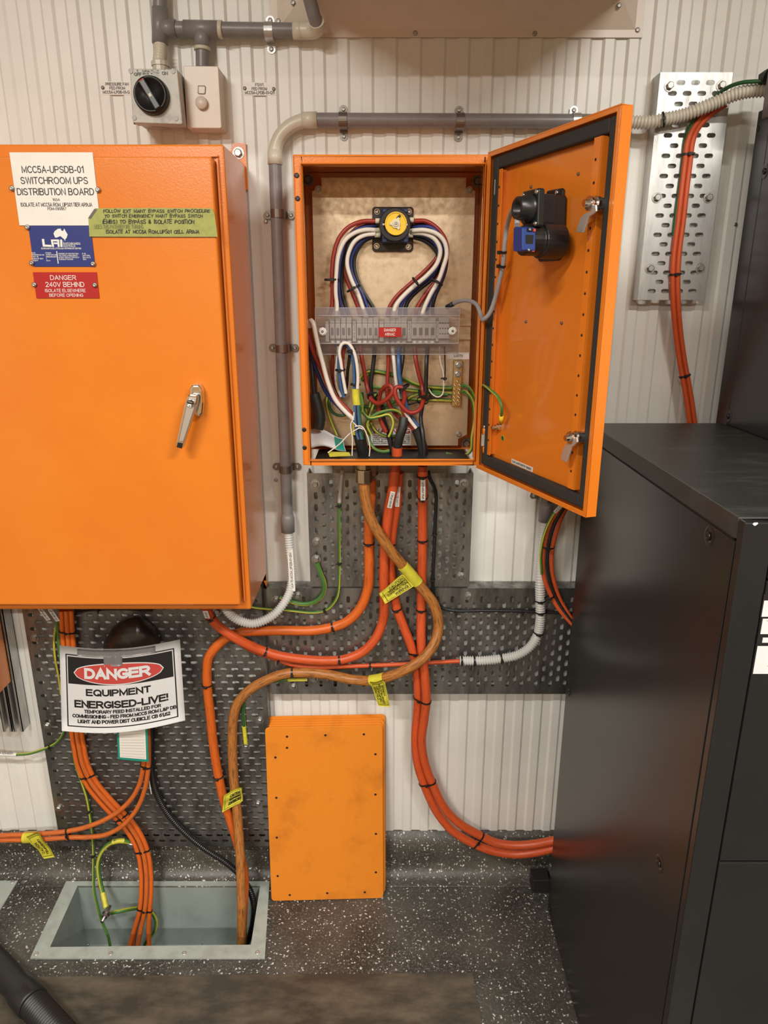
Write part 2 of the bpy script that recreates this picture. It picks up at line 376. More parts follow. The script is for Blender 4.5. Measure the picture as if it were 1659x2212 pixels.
def stroke_text(txt, W, H, hand=False):
    x = 0; res = []; rr = random.Random(len(txt) * 7 + 3)
    for ch in txt:
        if ch == ' ': x += .36; continue
        k = 1.0
        if ch.islower(): ch = ch.upper(); k = .74
        if ch not in GLY: x += .3; continue
        gl, wd = glyph(ch)
        jx, jy, js = ((rr.random() - .5) * .12, (rr.random() - .5) * .14, .82 + rr.random() * .3) if hand else (0, 0, 1)
        for st in gl: res.append([(x + (p[0] + (p[1] * .12 if hand else 0)) * k + jx, p[1] * k * js + jy) for p in st])
        x += wd * k + .22
    x -= .22
    x0 = min(p[0] for s_ in res for p in s_); x1 = max(p[0] for s_ in res for p in s_); x1 = max(x1, x0 + 1e-3)
    return [[((p[0] - x0) / (x1 - x0) * W, p[1] * H) for p in s_] for s_ in res]
def offset_line(P, hw):
    n = len(P); L = []; R = []; closed = n > 4 and math.hypot(P[0][0] - P[-1][0], P[0][1] - P[-1][1]) < 1e-6
    D = []
    for i in range(n - 1):
        dx, dy = P[i + 1][0] - P[i][0], P[i + 1][1] - P[i][1]; l = math.hypot(dx, dy) or 1e-9; D.append((dx / l, dy / l))
    for i in range(n):
        a = D[i - 1] if i > 0 else (D[-1] if closed else D[0]); b_ = D[i] if i < n - 1 else (D[0] if closed else D[-1])
        nx, ny = -(a[1] + b_[1]), a[0] + b_[0]; l = math.hypot(nx, ny)
        if l < .25: nx, ny, m = -a[1], a[0], 1
        else:
            nx /= l; ny /= l; m = min(2.4, 1 / max(.3, nx * -a[1] + ny * a[0]))
        e = 0
        px, py = P[i]
        if not closed and i == 0: px -= b_[0] * hw * .9; py -= b_[1] * hw * .9
        if not closed and i == n - 1: px += a[0] * hw * .9; py += a[1] * hw * .9
        L.append((px + nx * hw * m, py + ny * hw * m)); R.append((px - nx * hw * m, py - ny * hw * m))
    return L, R
class Surf:                                   # a (curved) four-cornered surface; s right, t up, h out along its normal
    def __init__(s, bl, br, tr, tl, bulge=None, flip=False):
        s.c = [Vector(p) for p in (bl, br, tr, tl)]
        s.n = (s.c[1] - s.c[0]).cross(s.c[3] - s.c[0]).normalized()
        if flip: s.n = -s.n
        s.b = bulge
    def __call__(s, a, b, h=0):
        p = s.c[0] * ((1 - a) * (1 - b)) + s.c[1] * (a * (1 - b)) + s.c[2] * (a * b) + s.c[3] * ((1 - a) * b)
        if s.b: p = p + s.b(a, b)
        return p + s.n * h
    def st(s, px, py):
        p = atpl(px, py, s.c[0], s.n); e1 = s.c[1] - s.c[0]; e2 = s.c[3] - s.c[0]
        return (p - s.c[0]).dot(e1) / e1.length_squared, (p - s.c[0]).dot(e2) / e2.length_squared
    def bb(s, x0, y0, x1, y1):
        ym = (y0 + y1) / 2; xm = (x0 + x1) / 2
        return s.st(x0, ym)[0], s.st(x1, ym)[0], s.st(xm, y1)[1], s.st(xm, y0)[1]
def wall_rect(x0, y0, x1, y1, off):           # upright rectangle facing out from the wall, corners from pixels top-left, bottom-right
    a = at(x0, y0, off); b = at(x1, y1, off)
    return Surf((a.x, -off, b.z), (b.x, -off, b.z), (b.x, -off, a.z), (a.x, -off, a.z))
def wall_quad(tl, tr, br, bl, off):
    return Surf(at(*bl, off), at(*br, off), at(*tr, off), at(*tl, off))

# ---------------------------------------------------------------- object helpers
def tag(o, label, cat, group=None):
    o['label'] = label; o['category'] = cat
    if group: o['group'] = group
    return o
def struct(o): o['kind'] = 'structure'; return o
def thing(name, label, cat, loc, group=None):
    o = bpy.data.objects.new(name, None); COL.objects.link(o); o.location = loc; o.empty_display_size = .03
    ORG[o.name] = Vector(loc); return tag(o, label, cat, group)
def pprism(mb, pix, off, depth, mi=0, side_mi=None):     # outline traced at distance off from wall, extruded back to the wall by depth
    mb.prism([at(x, y, off) for x, y in pix], Vector((0, depth, 0)), mi, side_mi)
def P3(path, off):                                       # pixel path -> 3-D points; an entry may carry its own distance
    return [at(q[0], q[1], q[2] if len(q) > 2 else off) for q in path]
def nearest(P, px, py):
    best = None
    for i, p in enumerate(P):
        x, y = to_px(p); d = (x - px) ** 2 + (y - py) ** 2
        if best is None or d < best[0]: best = (d, i)
    return best[1]
def tie(parent, c, T, R, head=None, name='cable_tie'):
    mb = MB(); mb.ring(c, T, R, .0042, .0013, 20)
    h = head if head is not None else OUT
    h = (h - T * h.dot(T)).normalized(); k = c + h * (R + .003)
    sd = T.cross(h).normalized()
    mb.cbox(k, sd * .0065, h * .0055, T.normalized() * .006)
    mb.cbox(k + h * .001 + sd * .005, sd * .009, h * .0022, T.normalized() * .003)
    return mb.build(name, M['black'], parent, bevel=.0006, seg=1)
def pair_tie(parent, paths, px, py, r):                 # flat band round two or more neighbouring cables
    pts = []; T = None
    for PP, TT in paths:
        i = nearest(PP, px, py); pts.append(PP[i]); T = TT[i] if T is None else T
    c0 = sum(pts, Vector()) / len(pts); pts = [p - T * (p - c0).dot(T) for p in pts]
    p, q = max(((u, v) for u in pts for v in pts), key=lambda z: (z[0] - z[1]).length)
    if (q - p).dot(RT) < 0: p, q = q, p
    e = (q - p).normalized(); n_ = T.cross(e).normalized()
    def loop(rad):
        L = []
        for ctr, s_ in ((q, 1), (p, -1)):
            for k in range(9):
                t = math.radians(-90 + 180 * k / 8); L.append(ctr + e * (s_ * rad * math.cos(t)) + n_ * (s_ * rad * math.sin(t)))
        return L
    A_in = loop(r); A_out = loop(r + .0014); m = len(A_in); wv = T.normalized() * .0022; mb = MB()
    vs = [x - wv for x in A_in] + [x + wv for x in A_in] + [x - wv for x in A_out] + [x + wv for x in A_out]; fs = []
    for i in range(m):
        j = (i + 1) % m
        fs += [(i, j, m + j, m + i), (2 * m + i, 3 * m + i, 3 * m + j, 2 * m + j), (i, 2 * m + i, 2 * m + j, j), (m + i, m + j, 3 * m + j, 3 * m + i)]
    mb.add(vs, fs)
    h = n_ if n_.dot(OUT) > 0 else -n_
    k = (p + q) / 2 + h * (r + .003); mb.cbox(k, e * .0065, h * .005, T.normalized() * .006); mb.cbox(k + e * .006, e * .009, h * .002, T.normalized() * .003)
    return mb.build('cable_tie', M['black'], parent)
def cable(name, label, cat, path, off, r, mats, ties=(), group=None, n=14, rib=None, stripe=None, twist=0, pts=None, step=.006, parent=None):
    mb = MB(); P = catmull(pts if pts else P3(path, off))
    PP, TT = mb.tube(P, r, n=n, rib=rib, stripe=stripe, twist=twist, step=step)
    o = mb.build(name, mats, parent, recalc=False)
    if parent is None: tag(o, label, cat, group)
    for t in ties:
        i = nearest(PP, t[0], t[1]); R = t[2] if len(t) > 2 else r + .0006
        c = PP[i] if len(t) < 3 else at(t[0], t[1], CAMD - (PP[i].y - CAM.y))
        hd = OUT if len(t) < 4 else t[3]
        tie(o, c, TT[i], R, hd)
    ALLP.append((o.name, PP, r))
    return o, PP, TT
def marker(parent, P, T, px, py, length, txt, r, wd=.009):      # printed white cable marker lying on a cable
    i = nearest(P, px, py); t = T[i].normalized(); c = P[i]
    if t.z < 0: t = -t
    s_ = t.cross(OUT).normalized(); o_ = s_.cross(t).normalized()
    if o_.dot(OUT) < 0: o_ = -o_
    b = c + o_ * (r + .0018) - t * (length / 2)
    S = Surf(b - s_ * wd / 2, b + s_ * wd / 2, b + s_ * wd / 2 + t * length, b - s_ * wd / 2 + t * length)
    if S.n.dot(OUT) < 0: S = Surf(S.c[1], S.c[0], S.c[3], S.c[2])
    mb = MB(); mb.slab(S, .0015, 0)
    mb.text(S, txt, .28, .72, .08, .92, .0004, 1, rot=90)
    return mb.build('cable_marker', [M['white'], M['ink']], parent)

# ================================================================ room shell
RX, RYF = 3.0, -5.2
def corrugated():
    mb = MB(); per = .0505; x = -RX; prof = []
    while x < RX:
        prof += [(x, 0), (x + .0205, 0), (x + .0262, -.0042), (x + .0448, -.0042)]; x += per
    vs = []; fs = []
    for (a, b) in prof: vs += [(a, b, 0), (a, b, CEIL)]
    for i in range(len(prof) - 1): fs.append((2 * i, 2 * i + 2, 2 * i + 3, 2 * i + 1))
    mb.add(vs, fs, 0); n = len(prof)
    mb.box((-RX, .06, 0), (RX, .004, CEIL))
    return mb
struct(corrugated().build('wall_back', M['wall'], origin=(0, 0, 0), recalc=False))
for nm, a, b in (('wall_left', (-RX - .08, RYF, 0), (-RX, .06, CEIL)), ('wall_right', (RX, RYF, 0), (RX + .08, .06, CEIL)),
                 ('wall_front', (-RX, RYF - .08, 0), (RX, RYF, CEIL))):
    mb = MB(); mb.box(a, b); struct(mb.build(nm, M['room_front' if nm == 'wall_front' else 'room_wall']))
mb = MB(); mb.box((-RX, RYF, CEIL), (RX, .06, CEIL + .05)); struct(mb.build('ceiling', M['ceil']))

# pit opening traced on the floor
PO = [fl(65, 2070, .004), fl(572, 2070, .004), fl(583, 1892, .004), fl(148, 1893, .004)]
PI = [fl(108, 2046, .004), fl(542, 2041, .004), fl(562, 1913, .004), fl(168, 1913, .004)]
def flat(p, z): return Vector((p.x, p.y, z))
mb = MB()       # the floor, with the pit's mouth left open
O4 = [Vector((-RX, RYF, 0)), Vector((RX, RYF, 0)), Vector((RX, 0, 0)), Vector((-RX, 0, 0))]
I4 = [flat(p, 0) for p in PI]
mb.add(O4 + I4, [(i, (i + 1) % 4, 4 + (i + 1) % 4, 4 + i) for i in range(4)], 0)
struct(mb.build('floor', M['floor'], origin=(0, 0, 0)))
# coved skirting: upstand, curve, toe
prof = [(0, .153), (-.006, .153), (-.0065, .06)]
for k in range(9):
    a = math.pi / 2 * k / 8
    prof.append((-.0065 - .045 * (1 - math.cos(a)), .050 - .048 * math.sin(a)))
prof += [(-.056, .001), (0, .001)]
mb = MB(); n = len(prof)
for a, b in ((-RX, RX),):
    vs = [(a, y, z) for y, z in prof] + [(b, y, z) for y, z in prof]
    mb.add(vs, [(i, (i + 1) % n, n + (i + 1) % n, n + i) for i in range(n)], 0, True)
sk = struct(mb.build('baseboard_back', M['floor'], origin=(0, 0, 0)))

# battens: lamps of the room
for i, (bx, by, wt) in enumerate(BATTENS):
    t = thing('ceiling_light', ['fluorescent ceiling batten nearer the wall on the left', 'fluorescent ceiling batten nearer the wall on the right',
                                'fluorescent ceiling batten farther back on the left', 'fluorescent ceiling batten farther back on the right'][i], 'ceiling light', (bx, by, CEIL), 'ceiling battens')
    mb = MB(); mb.box((bx - .62, by - .07, CEIL - .045), (bx + .62, by + .07, CEIL)); mb.build('housing', M['white'], t, bevel=.004)
    L = bpy.data.lights.new('lamp', 'AREA'); L.shape = 'RECTANGLE'; L.size = .75; L.size_y = .12; L.energy = wt; L.color = LAMP_COLOR
    lo = bpy.data.objects.new('lamp', L); COL.objects.link(lo); lo.parent = t; lo.location = (0, 0, -.05)

# ---------------------------------------------------------------- worn walkway sheet, pit, pit cover
mb = MB()
c1 = fl(1020, 2103); c2 = fl(1041, 2212); d = (c2 - c1)
far = c1 + d * 14
lft = fl(-420, 2116)
mb.prism([flat(lft, .0032), flat(c1, .0032), flat(far, .0032), flat(Vector((lft.x - .2, far.y, 0)), .0032)], Vector((0, 0, -.003)))
tag(mb.build('floor_mat', M['mat']), 'smooth worn brown vinyl sheet laid over the flecked floor in the foreground', 'floor mat')

t = thing('cable_pit', 'open rectangular grey-green cable pit sunk into the floor with cables going down', 'floor pit', flat((PO[0] + PO[2]) / 2, 0))
mb = MB()
R0 = [flat(p, .0045) for p in PO]; R1 = [flat(p, .0045) for p in PI]
mb.add(R0 + R1, [(i, (i + 1) % 4, 4 + (i + 1) % 4, 4 + i) for i in range(4)])
mb.add(R0 + [flat(p, .0005) for p in PO], [(i, (i + 1) % 4, 4 + (i + 1) % 4, 4 + i) for i in range(4)])
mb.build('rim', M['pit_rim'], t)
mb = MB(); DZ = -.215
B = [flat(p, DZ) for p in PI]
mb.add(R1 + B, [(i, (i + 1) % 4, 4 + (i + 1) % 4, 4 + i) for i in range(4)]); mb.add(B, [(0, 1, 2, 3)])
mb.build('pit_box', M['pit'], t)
for px, py in ((78, 2061), (239, 2060), (398, 2059), (556, 2058), (158, 1902), (300, 1901), (440, 1900), (576, 1901)):
    mb = MB(); mb.screw(fl(px, py, .0045), UP, .006, .0025); mb.build('screw', M['brushed'], t)
for px, py in ((190, 2040), (438, 2037)):
    mb = MB(); q = atpl(px, py, B[0], UP); mb.screw(q, UP, .006, .005); mb.build('screw', M['steel'], t)

mb = MB()
mb.prism([flat(fl(45, 1895), .005), flat(fl(-160, 1895), .005), flat(fl(-260, 1980), .005), flat(fl(-2, 1973), .005)], Vector((0, 0, -.0045)))
pc = mb.build('pit_cover', M['pit_rim']); tag(pc, 'grey-green steel floor plate cut off by the left edge, beside the open pit', 'floor plate')
mb = MB(); mb.screw(fl(27, 1905, .005), UP, .006, .002); ORG[pc.name] = pc.location.copy(); mb.build('screw', M['brushed'], pc)

# ---------------------------------------------------------------- duct with flashing at the top
zB = at(900, 8, 0).z; xL = at(652, 4, 0).x; xR = at(1335, 8, 0).x
zF = at(900, 84, 0).z; xF0 = at(585, 76, 0).x; xF1 = at(1385, 86, 0).x
t = thing('air_duct', 'beige sheet-metal duct with mitred flashing coming out of the wall at the top edge', 'duct', (0, 0, zB))
mb = MB(); mb.box((xL, -.70, zB), (xR, .0, CEIL - .02)); mb.build('duct_body', M['beige'], t, bevel=.002)
mb = MB()
def fr(x, z, y): return Vector((x, y, z))
zin = zB; ztop = CEIL - .03; lipz = zF + .014
bot = [fr(xF0, zF, -.006), fr(xF1, zF, -.006), fr(xF1 - .016, lipz, -.006), fr(xF0 + .016, lipz, -.006)]
mb.add([p + OUT * .0018 for p in bot + [fr(xR, zin, -.028), fr(xL, zin, -.028)]], [(0, 1, 2, 3), (3, 2, 4, 5)])
mb.add([fr(xF1, zF, -.006), fr(xF1, ztop, -.006), fr(xF1 - .016, ztop, -.006), fr(xF1 - .016, lipz, -.006), fr(xR, zin, -.028), fr(xR, ztop, -.028)], [(0, 1, 2, 3), (3, 2, 5, 4)])
mb.add([fr(xF0, zF, -.006), fr(xF0, ztop, -.006), fr(xF0 + .016, ztop, -.006), fr(xF0 + .016, lipz, -.006), fr(xL, zin, -.028), fr(xL, ztop, -.028)], [(0, 1, 2, 3), (3, 2, 5, 4)])
mb.add([fr(xF0, zF, -.006), fr(xF1, zF, -.006), fr(xF1, zF, -.001), fr(xF0, zF, -.001)], [(0, 1, 2, 3)])
mb.add([fr(xF1, zF, -.006), fr(xF1, ztop, -.006), fr(xF1, ztop, -.001), fr(xF1, zF, -.001)], [(0, 1, 2, 3)])
mb.build('flashing', M['beige'], t)
for px, py, o in ((897, 72, .0075), (1155, 73, .0075), (1377, 65, .0075), (1337, 12, .028), (601, 46, .008), (633, 6, .026)):
    mb = MB(); mb.screw(at(px, py, o), OUT, .0048, .003); mb.build('rivet', M['steel'], t)

for i_, (px, py) in enumerate(((1589, 485), (574, 478), (596, 1037))):
    m_ = MB(); m_.lathe([(0, .0042), (.0012, .004), (.0016, .0025)], at(px, py, .0044), OUT, 14)
    tag(m_.build('wall_rivet', M['steel']), ('small round rivet in the wall right of the silver tray', 'small round rivet in the wall left of the upper saddle on the upright conduit', 'small round rivet in the wall below the lowest saddle on the upright conduit')[i_], 'rivet', 'wall rivets')
# ---------------------------------------------------------------- perforated trays
def perforated(mb, o, uw, uh, W, H, vertical, mi=0, mu=.002, mv=.006, pu=.030, pv=.0195, L=.0048, Rr=.0045, th=.0016, ph=0):
    # o bottom-left corner of the face, uw / uh unit vectors; slots run along uw, or along uh when vertical
    if vertical: A, Bv, AW, BH = uh, uw, H, W
    else: A, Bv, AW, BH = uw, uh, W, H
    nrm = uw.cross(uh)
    if nrm.dot(OUT) < 0: nrm = -nrm
    def q(a, b, h=0): return o + A * a + Bv * b - nrm * h
    nr = int((BH - 2 * mv) / pv); v0 = (BH - nr * pv) / 2
    def pl(a0, a1, b0, b1):
        if a1 - a0 > 1e-5 and b1 - b0 > 1e-5: mb.add([q(a0, b0), q(a1, b0), q(a1, b1), q(a0, b1)], [(0, 1, 2, 3)], mi)
    pl(0, AW, 0, v0); pl(0, AW, BH - v0, BH)
    n0 = int((AW - 2 * mu) / pu); base = (AW - n0 * pu) / 2
    for j in range(nr):
        odd = (j + ph) % 2; off = base + odd * pu / 2; nc = n0 - odd
        b0 = v0 + j * pv; bc = b0 + pv / 2
        pl(0, off, b0, b0 + pv); pl(off + nc * pu, AW, b0, b0 + pv)
        for i in range(nc):
            ac = off + (i + .5) * pu
            hole = [(ac + L + Rr * math.cos(x), bc + Rr * math.sin(x)) for x in [math.radians(-90 + 36 * k) for k in range(6)]]
            hole += [(ac - L - Rr * math.cos(x), bc - Rr * math.sin(x)) for x in [math.radians(-90 + 36 * k) for k in range(6)]]
            h2 = pv / 2; w2 = pu / 2
            outer = [(ac + L, bc - h2), (ac + w2, bc - h2), (ac + w2, bc - h2 / 3), (ac + w2, bc + h2 / 3), (ac + w2, bc + h2), (ac + L, bc + h2),
                     (ac - L, bc + h2), (ac - w2, bc + h2), (ac - w2, bc + h2 / 3), (ac - w2, bc - h2 / 3), (ac - w2, bc - h2), (ac - L, bc - h2)]
            vs = [q(*p) for p in outer] + [q(*p) for p in hole] + [q(p[0], p[1], th) for p in hole]
            fs = [(k, (k + 1) % 12, 12 + (k + 1) % 12, 12 + k) for k in range(12)] + [(12 + k, 12 + (k + 1) % 12, 24 + (k + 1) % 12, 24 + k) for k in range(12)]
            mb.add(vs, fs, mi)
def tray(name, label, x0, x1, z0, z1, off, flanges, vertical, matl, bolts=(), ph=0, pv=.0195, pu=.030):
    t = thing(name, label, 'cable tray', ((x0 + x1) / 2, 0, z0))
    mb = MB()
    perforated(mb, Vector((x0, -off, z0)), RT, UP, x1 - x0, z1 - z0, vertical, ph=ph, pv=pv, pu=pu)
    bk = -.004
    for f in flanges:
        if f == 'l': mb.box((x0 - .0016, bk, z0), (x0, -off, z1))
        if f == 'r': mb.box((x1, bk, z0), (x1 + .0016, -off, z1))
        if f == 't': mb.box((x0, bk, z1), (x1, -off, z1 + .0016))
        if f == 'b': mb.box((x0, bk, z0 - .0016), (x1, -off, z0))
    mb.build('perforated_sheet', matl, t, recalc=False)
    for px, py in bolts:
        mb = MB(); mb.hexbolt(at(px, py, off), OUT, .0075, .0085); mb.build('bolt', M['steel'], t)
    return t
def xr(px, py, off): return at(px, py, off).x
tray('perforated_tray', 'large dark perforated tray with horizontal slots below the left cabinet, running down to the floor',
     xr(90, 1570, .045), xr(579, 1560, .045), at(340, 1828, .045).z, at(560, 1268, .045).z, .045, 'lr', False, M['galv'],
     [(75, 1378), (103, 1567), (128, 1745), (531, 1612), (561, 1556), (557, 1735), (470, 1320)])
tray('perforated_tray', 'horizontal perforated tray with vertical slots running from below the switch box to the charcoal cabinet',
     xr(579, 1390, .05) + .003, xr(1240, 1390, .05) + .02, at(900, 1498, .05).z, at(900, 1272, .05).z, .05, 'tb', True, M['galv'],
     [(596, 1295), (643, 1286), (1012, 1288), (678, 1466), (633, 1483)], pv=.0188)
tray('perforated_tray', 'upright perforated tray with vertical slots directly below the open switch box',
     xr(668, 1140, .058), xr(1017, 1140, .058), at(840, 1267, .058).z, at(840, 1022, .058).z, .058, 'lr', True, M['galv'],
     [(681, 1046), (684, 1170), (683, 1207), (1002, 1044), (996, 1244)], pv=.0188)
tray('perforated_tray', 'bright silver perforated tray standing upright on the wall at the upper right',
     xr(1404, 400, .045), xr(1551, 400, .045), at(1450, 648, .045).z, at(1500, 156, .045).z, .045, 'lr', False, M['galv_light'],
     [(1446, 186), (1558, 185), (1419, 427), (1530, 427), (1404, 580), (1512, 579)], pu=.0302)

# ---------------------------------------------------------------- strut and lower-left box
t = thing('strut_channel', 'grey slotted strut channel fixed upright on the wall at the far left', 'strut channel', at(30, 1580, .02))
mb = MB(); xa = xr(7, 1575, .041); xb = xr(50, 1575, .041); zb = at(30, 1580, .041).z; zt = .945
for k in range(2):
    w_ = (xb - xa) / 2 - .002; x0 = xa + k * (w_ + .004)
    o = -.0425
    mb.box((x0, -.004, zb), (x0 + w_, -.006, zt)); mb.box((x0, -.004, zb), (x0 + .002, o, zt)); mb.box((x0 + w_ - .002, -.004, zb), (x0 + w_, o, zt))
    mb.box((x0, o, zb), (x0 + w_ * .28, o + .002, zt)); mb.box((x0 + w_ * .72, o, zb), (x0 + w_, o + .002, zt))
mb.build('channel', M['galv_light'], t)
mb = MB(); q = at(25, 1472, .046); mb.box((q.x - .34, -.046, q.z), (q.x, -.24, .94))
tag(mb.build('junction_box', M['orange'], bevel=.003), 'orange box cut off by the left edge, below the big left cabinet', 'electrical box')

# ---------------------------------------------------------------- left distribution cabinet
OB, OD = .231, .262
cx1 = -.300; cx0 = -.98; cz0 = at(300, 1317, OB).z; cz1 = at(300, 311, OB).z
cab = thing('distribution_cabinet', 'large closed orange distribution cabinet with chrome handle at the left', 'electrical cabinet', ((cx0 + cx1) / 2, 0, cz0))
mb = MB(); mb.box((cx0, -.016, cz0), (cx1, -OB, cz1)); mb.build('body', M['orange'], cab, bevel=.004)
dx1 = -.3165; dz0 = at(300, 1308, OD).z; dz1 = at(300, 337, OD).z
mb = MB(); mb.box((cx0 + .016, -OB - .002, dz0), (dx1, -OD, dz1)); mb.build('door', M['orange'], cab, bevel=.005, seg=3)
# gutter lip around the door
mb = MB()
mb.box((dx1 + .003, -OB, dz0), (dx1 + .006, -OB - .008, dz1)); mb.box((cx0 + .01, -OB, dz1 + .003), (dx1 + .006, -OB - .008, dz1 + .006))
mb.build('gutter', M['orange'], cab)
lx = at(532, 335, .012).x; lx2 = at(574, 1240, .012).x
for pts, bp in (([(cx1 - .04, cz1 - .05), (lx, cz1 - .05), (lx, at(530, 309, .012).z), (cx1 - .025, at(530, 309, .012).z), (cx1 - .04, cz1)], (515, 331)),
                ([(cx1 - .04, cz0 + .06), (cx1 + .001, at(560, 1275, .012).z), (lx2, at(574, 1232, .012).z), (lx2, cz0 - .02), (cx1 - .04, cz0 - .02)], (560, 1290))):
    mb = MB(); mb.prism([Vector((x, -.012, z)) for x, z in pts], Vector((0, .004, 0)))
    lg = mb.build('mounting_lug', M['orange'], cab); ORG[lg.name] = ORG[cab.name]
    mb = MB(); mb.hexbolt(at(*bp, .012), OUT, .0085, .009); mb.build('bolt', M['steel'], lg)
# handle
mb = MB(); pprism(mb, [(414, 831), (431, 831), (437, 845), (439, 870), (437, 893), (431, 901), (422, 899), (417, 880), (409, 850), (409, 840)], OD + .022, .0225)
hd = mb.build('door_handle', M['chrome'], cab, bevel=.005, seg=3); ORG[hd.name] = ORG[cab.name]
mb = MB(); pprism(mb, [(405, 855), (409, 851), (424, 853), (427, 859), (425, 874), (394, 969), (381, 966), (381, 955), (397, 880)], OD + .040, .013)
mb.build('lever', M['chrome'], hd, bevel=.0025)
mb = MB(); pprism(mb, [(408, 858), (424, 860), (420, 878), (395, 953), (387, 952)], OD + .0408, .002)
mb.build('lever_face', M['brushed'], hd)
mb = MB(); pprism(mb, [(384, 955), (395, 957), (392.5, 969), (381.5, 966)], OD + .0409, .003); mb.build('lever_tip', M['black'], hd)
mb = MB(); c = at(412, 871, OD + .0405); mb.lathe([(0, .0088), (.003, .0085), (.003, .0068), (.0022, .0066), (.0022, 0.0005)], c, OUT, 20)
mb.build('lock_barrel', M['chrome'], hd)
mb = MB(); mb.cbox(c + OUT * .0024, Vector((.0085, 0, -.002)), Vector((0, .001, 0)), Vector((.0008, 0, .0022))); mb.build('keyhole', M['black'], hd)
# plates on the door
def plate(name, parent, tl, br, off, th, mats, texts, rects=(), screws=(), polys=()):
    S = wall_rect(*tl, *br, off + th); mb = MB(); mb.slab(S, th * .96, 0)
    for (txt, bbx, mi, bold) in texts: mb.text(S, txt, *S.bb(*bbx), .0004, mi, bold)
    for (bbx, mi) in rects: mb.rect(S, *S.bb(*bbx), .0003, mi)
    for pi_, (pts, mi) in enumerate(polys): mb.poly(S, [S.st(*p) for p in pts], .0004 + .00005 * pi_, mi)
    o = mb.build(name, mats, parent); ORG[o.name] = ORG[parent.name]
    for s_ in screws:
        m2 = MB(); m2.screw(at(*s_, off + th), OUT, .0048, .0045); m2.build('screw', M['steel'], o)
    return o
def k3(x, y): return (x / 6.504, 320 + y / 6.504)
def b3(x0, y0, x1, y1): return (*k3(x0, y0), *k3(x1, y1))
plate('name_plate', cab, (20, 329), (217, 487), OD, .0022, [M['label_white'], M['ink']],
      [('MCC5A-UPSDB-01', b3(305, 250, 1175, 350), 1, 0), ('SWITCHROOM UPS', b3(290, 405, 1235, 505), 1, 0), ('DISTRIBUTION BOARD', b3(238, 562, 1322, 662), 1, 0),
       ('160A', b3(738, 704, 842, 744), 1, 0), ('ISOLATE AT MCC5A ROM_UPS01 TIER AR9:JA', b3(292, 766, 1296, 822), 1, 0), ('PDM-090867', b3(668, 830, 932, 872), 1, 0)],
      screws=[k3(173, 565), k3(1380, 585)])
def kp(l): return [k3(*p) for p in l]
lines = []
for i, (a, b) in enumerate((('DATE', '07/2023'), ('REFERENCE NO', '40788-UPS DB'), ('PART OF', '40802.0105.2270'), ('FORM OF SEG', '1'), ('WEIGHT', '50 kg'))):
    y = 1464 + i * 26.5
    lines.append((a, b3(444 + i * 2, y, 444 + i * 2 + (55, 178, 96, 158, 88)[i], y + 19), 1, .012)); lines.append((b, b3(640 + i * 3, y, 640 + i * 3 + (80, 152, 148, 8, 55)[i], y + 19), 1, .012))
for i, (a, b) in enumerate((('DEGREE OF PROTECTION', 'IP 55'), ('VOLTAGE & FREQUENCY', '240V 50Hz'), ('SHORT CIRCUIT CAPACITY', '10kA for 1s'), ('CURRENT RATING', '160A'))):
    y = 1474 + i * 26.5
    lines.append((a, b3(824 + i * 2, y, 824 + i * 2 + (280, 268, 288, 200)[i], y + 19), 1, .012)); lines.append((b, b3(1156 + i * 3, y, 1156 + i * 3 + (50, 108, 112, 50)[i], y + 19), 1, .012))
plate('rating_plate', cab, (61, 487.5), (205.5, 576), OD, .0016, [M['label_blue'], M['white']],
      [('SWITCHBOARDS', b3(892, 1326, 1130, 1358), 1, 0), ('AUSTRALIA', b3(896, 1360, 1062, 1390), 1, 0),
       ('122 BENJAMIN PLACE, LYTTON, QLD 4178 PHONE: (07) 3891 3100', b3(578, 1398, 1142, 1420), 1, .01)] + lines,
      rects=[(b3(802, 1446, 814, 1622), 1), (b3(884, 1296, 888, 1390), 1)],
      screws=[k3(390, 1112), k3(452, 1614), k3(1312, 1626)],
      polys=[(kp([(752, 1200), (770, 1166), (815, 1134), (856, 1130), (862, 1156), (884, 1166), (905, 1130), (928, 1176), (952, 1212), (936, 1262), (914, 1288), (880, 1262), (850, 1236), (800, 1256), (776, 1258)]), 1),
             (kp([(906, 1290), (924, 1290), (914, 1304)]), 1),
             (kp([(588, 1276), (622, 1276), (632, 1356), (722, 1360), (726, 1388), (604, 1384)]), 1),
             (kp([(716, 1284), (832, 1284), (836, 1310), (744, 1310), (764, 1388), (732, 1388)]), 1), (kp([(752, 1324), (836, 1326), (838, 1350), (756, 1348)]), 1),
             (kp([(804, 1284), (832, 1284), (842, 1388), (814, 1388)]), 1), (kp([(846, 1284), (872, 1284), (880, 1388), (852, 1388)]), 1)])
plate('danger_plate', cab, (71, 588), (214.5, 644), OD, .0022, [M['label_red'], M['white']],
      [('DANGER', b3(706, 1786, 1070, 1852), 1, 0), ('240V BEHIND', b3(640, 1880, 1186, 1950), 1, 0), ('ISOLATE ELSEWHERE', b3(634, 1978, 1204, 2024), 1, 0), ('BEFORE OPENING', b3(692, 2044, 1170, 2088), 1, 0)],
      screws=[k3(488, 1918), k3(1338, 1924)])
S = wall_rect(191, 450, 466, 511.5, OD + .0038); mb = MB()
cr = [S.st(*p) for p in ((206, 450), (191, 470), (193, 511), (330, 511.5), (470, 511.5), (463, 460), (458, 450), (330, 449))]
mb.poly(S, cr, 0, 0); mb.poly(S, [S.st(*p) for p in ((204, 451), (210, 453), (196, 473), (190.5, 471))], .0006, 2)
def c3(x, y): return (x / 2.765, 300 + y / 2.765)
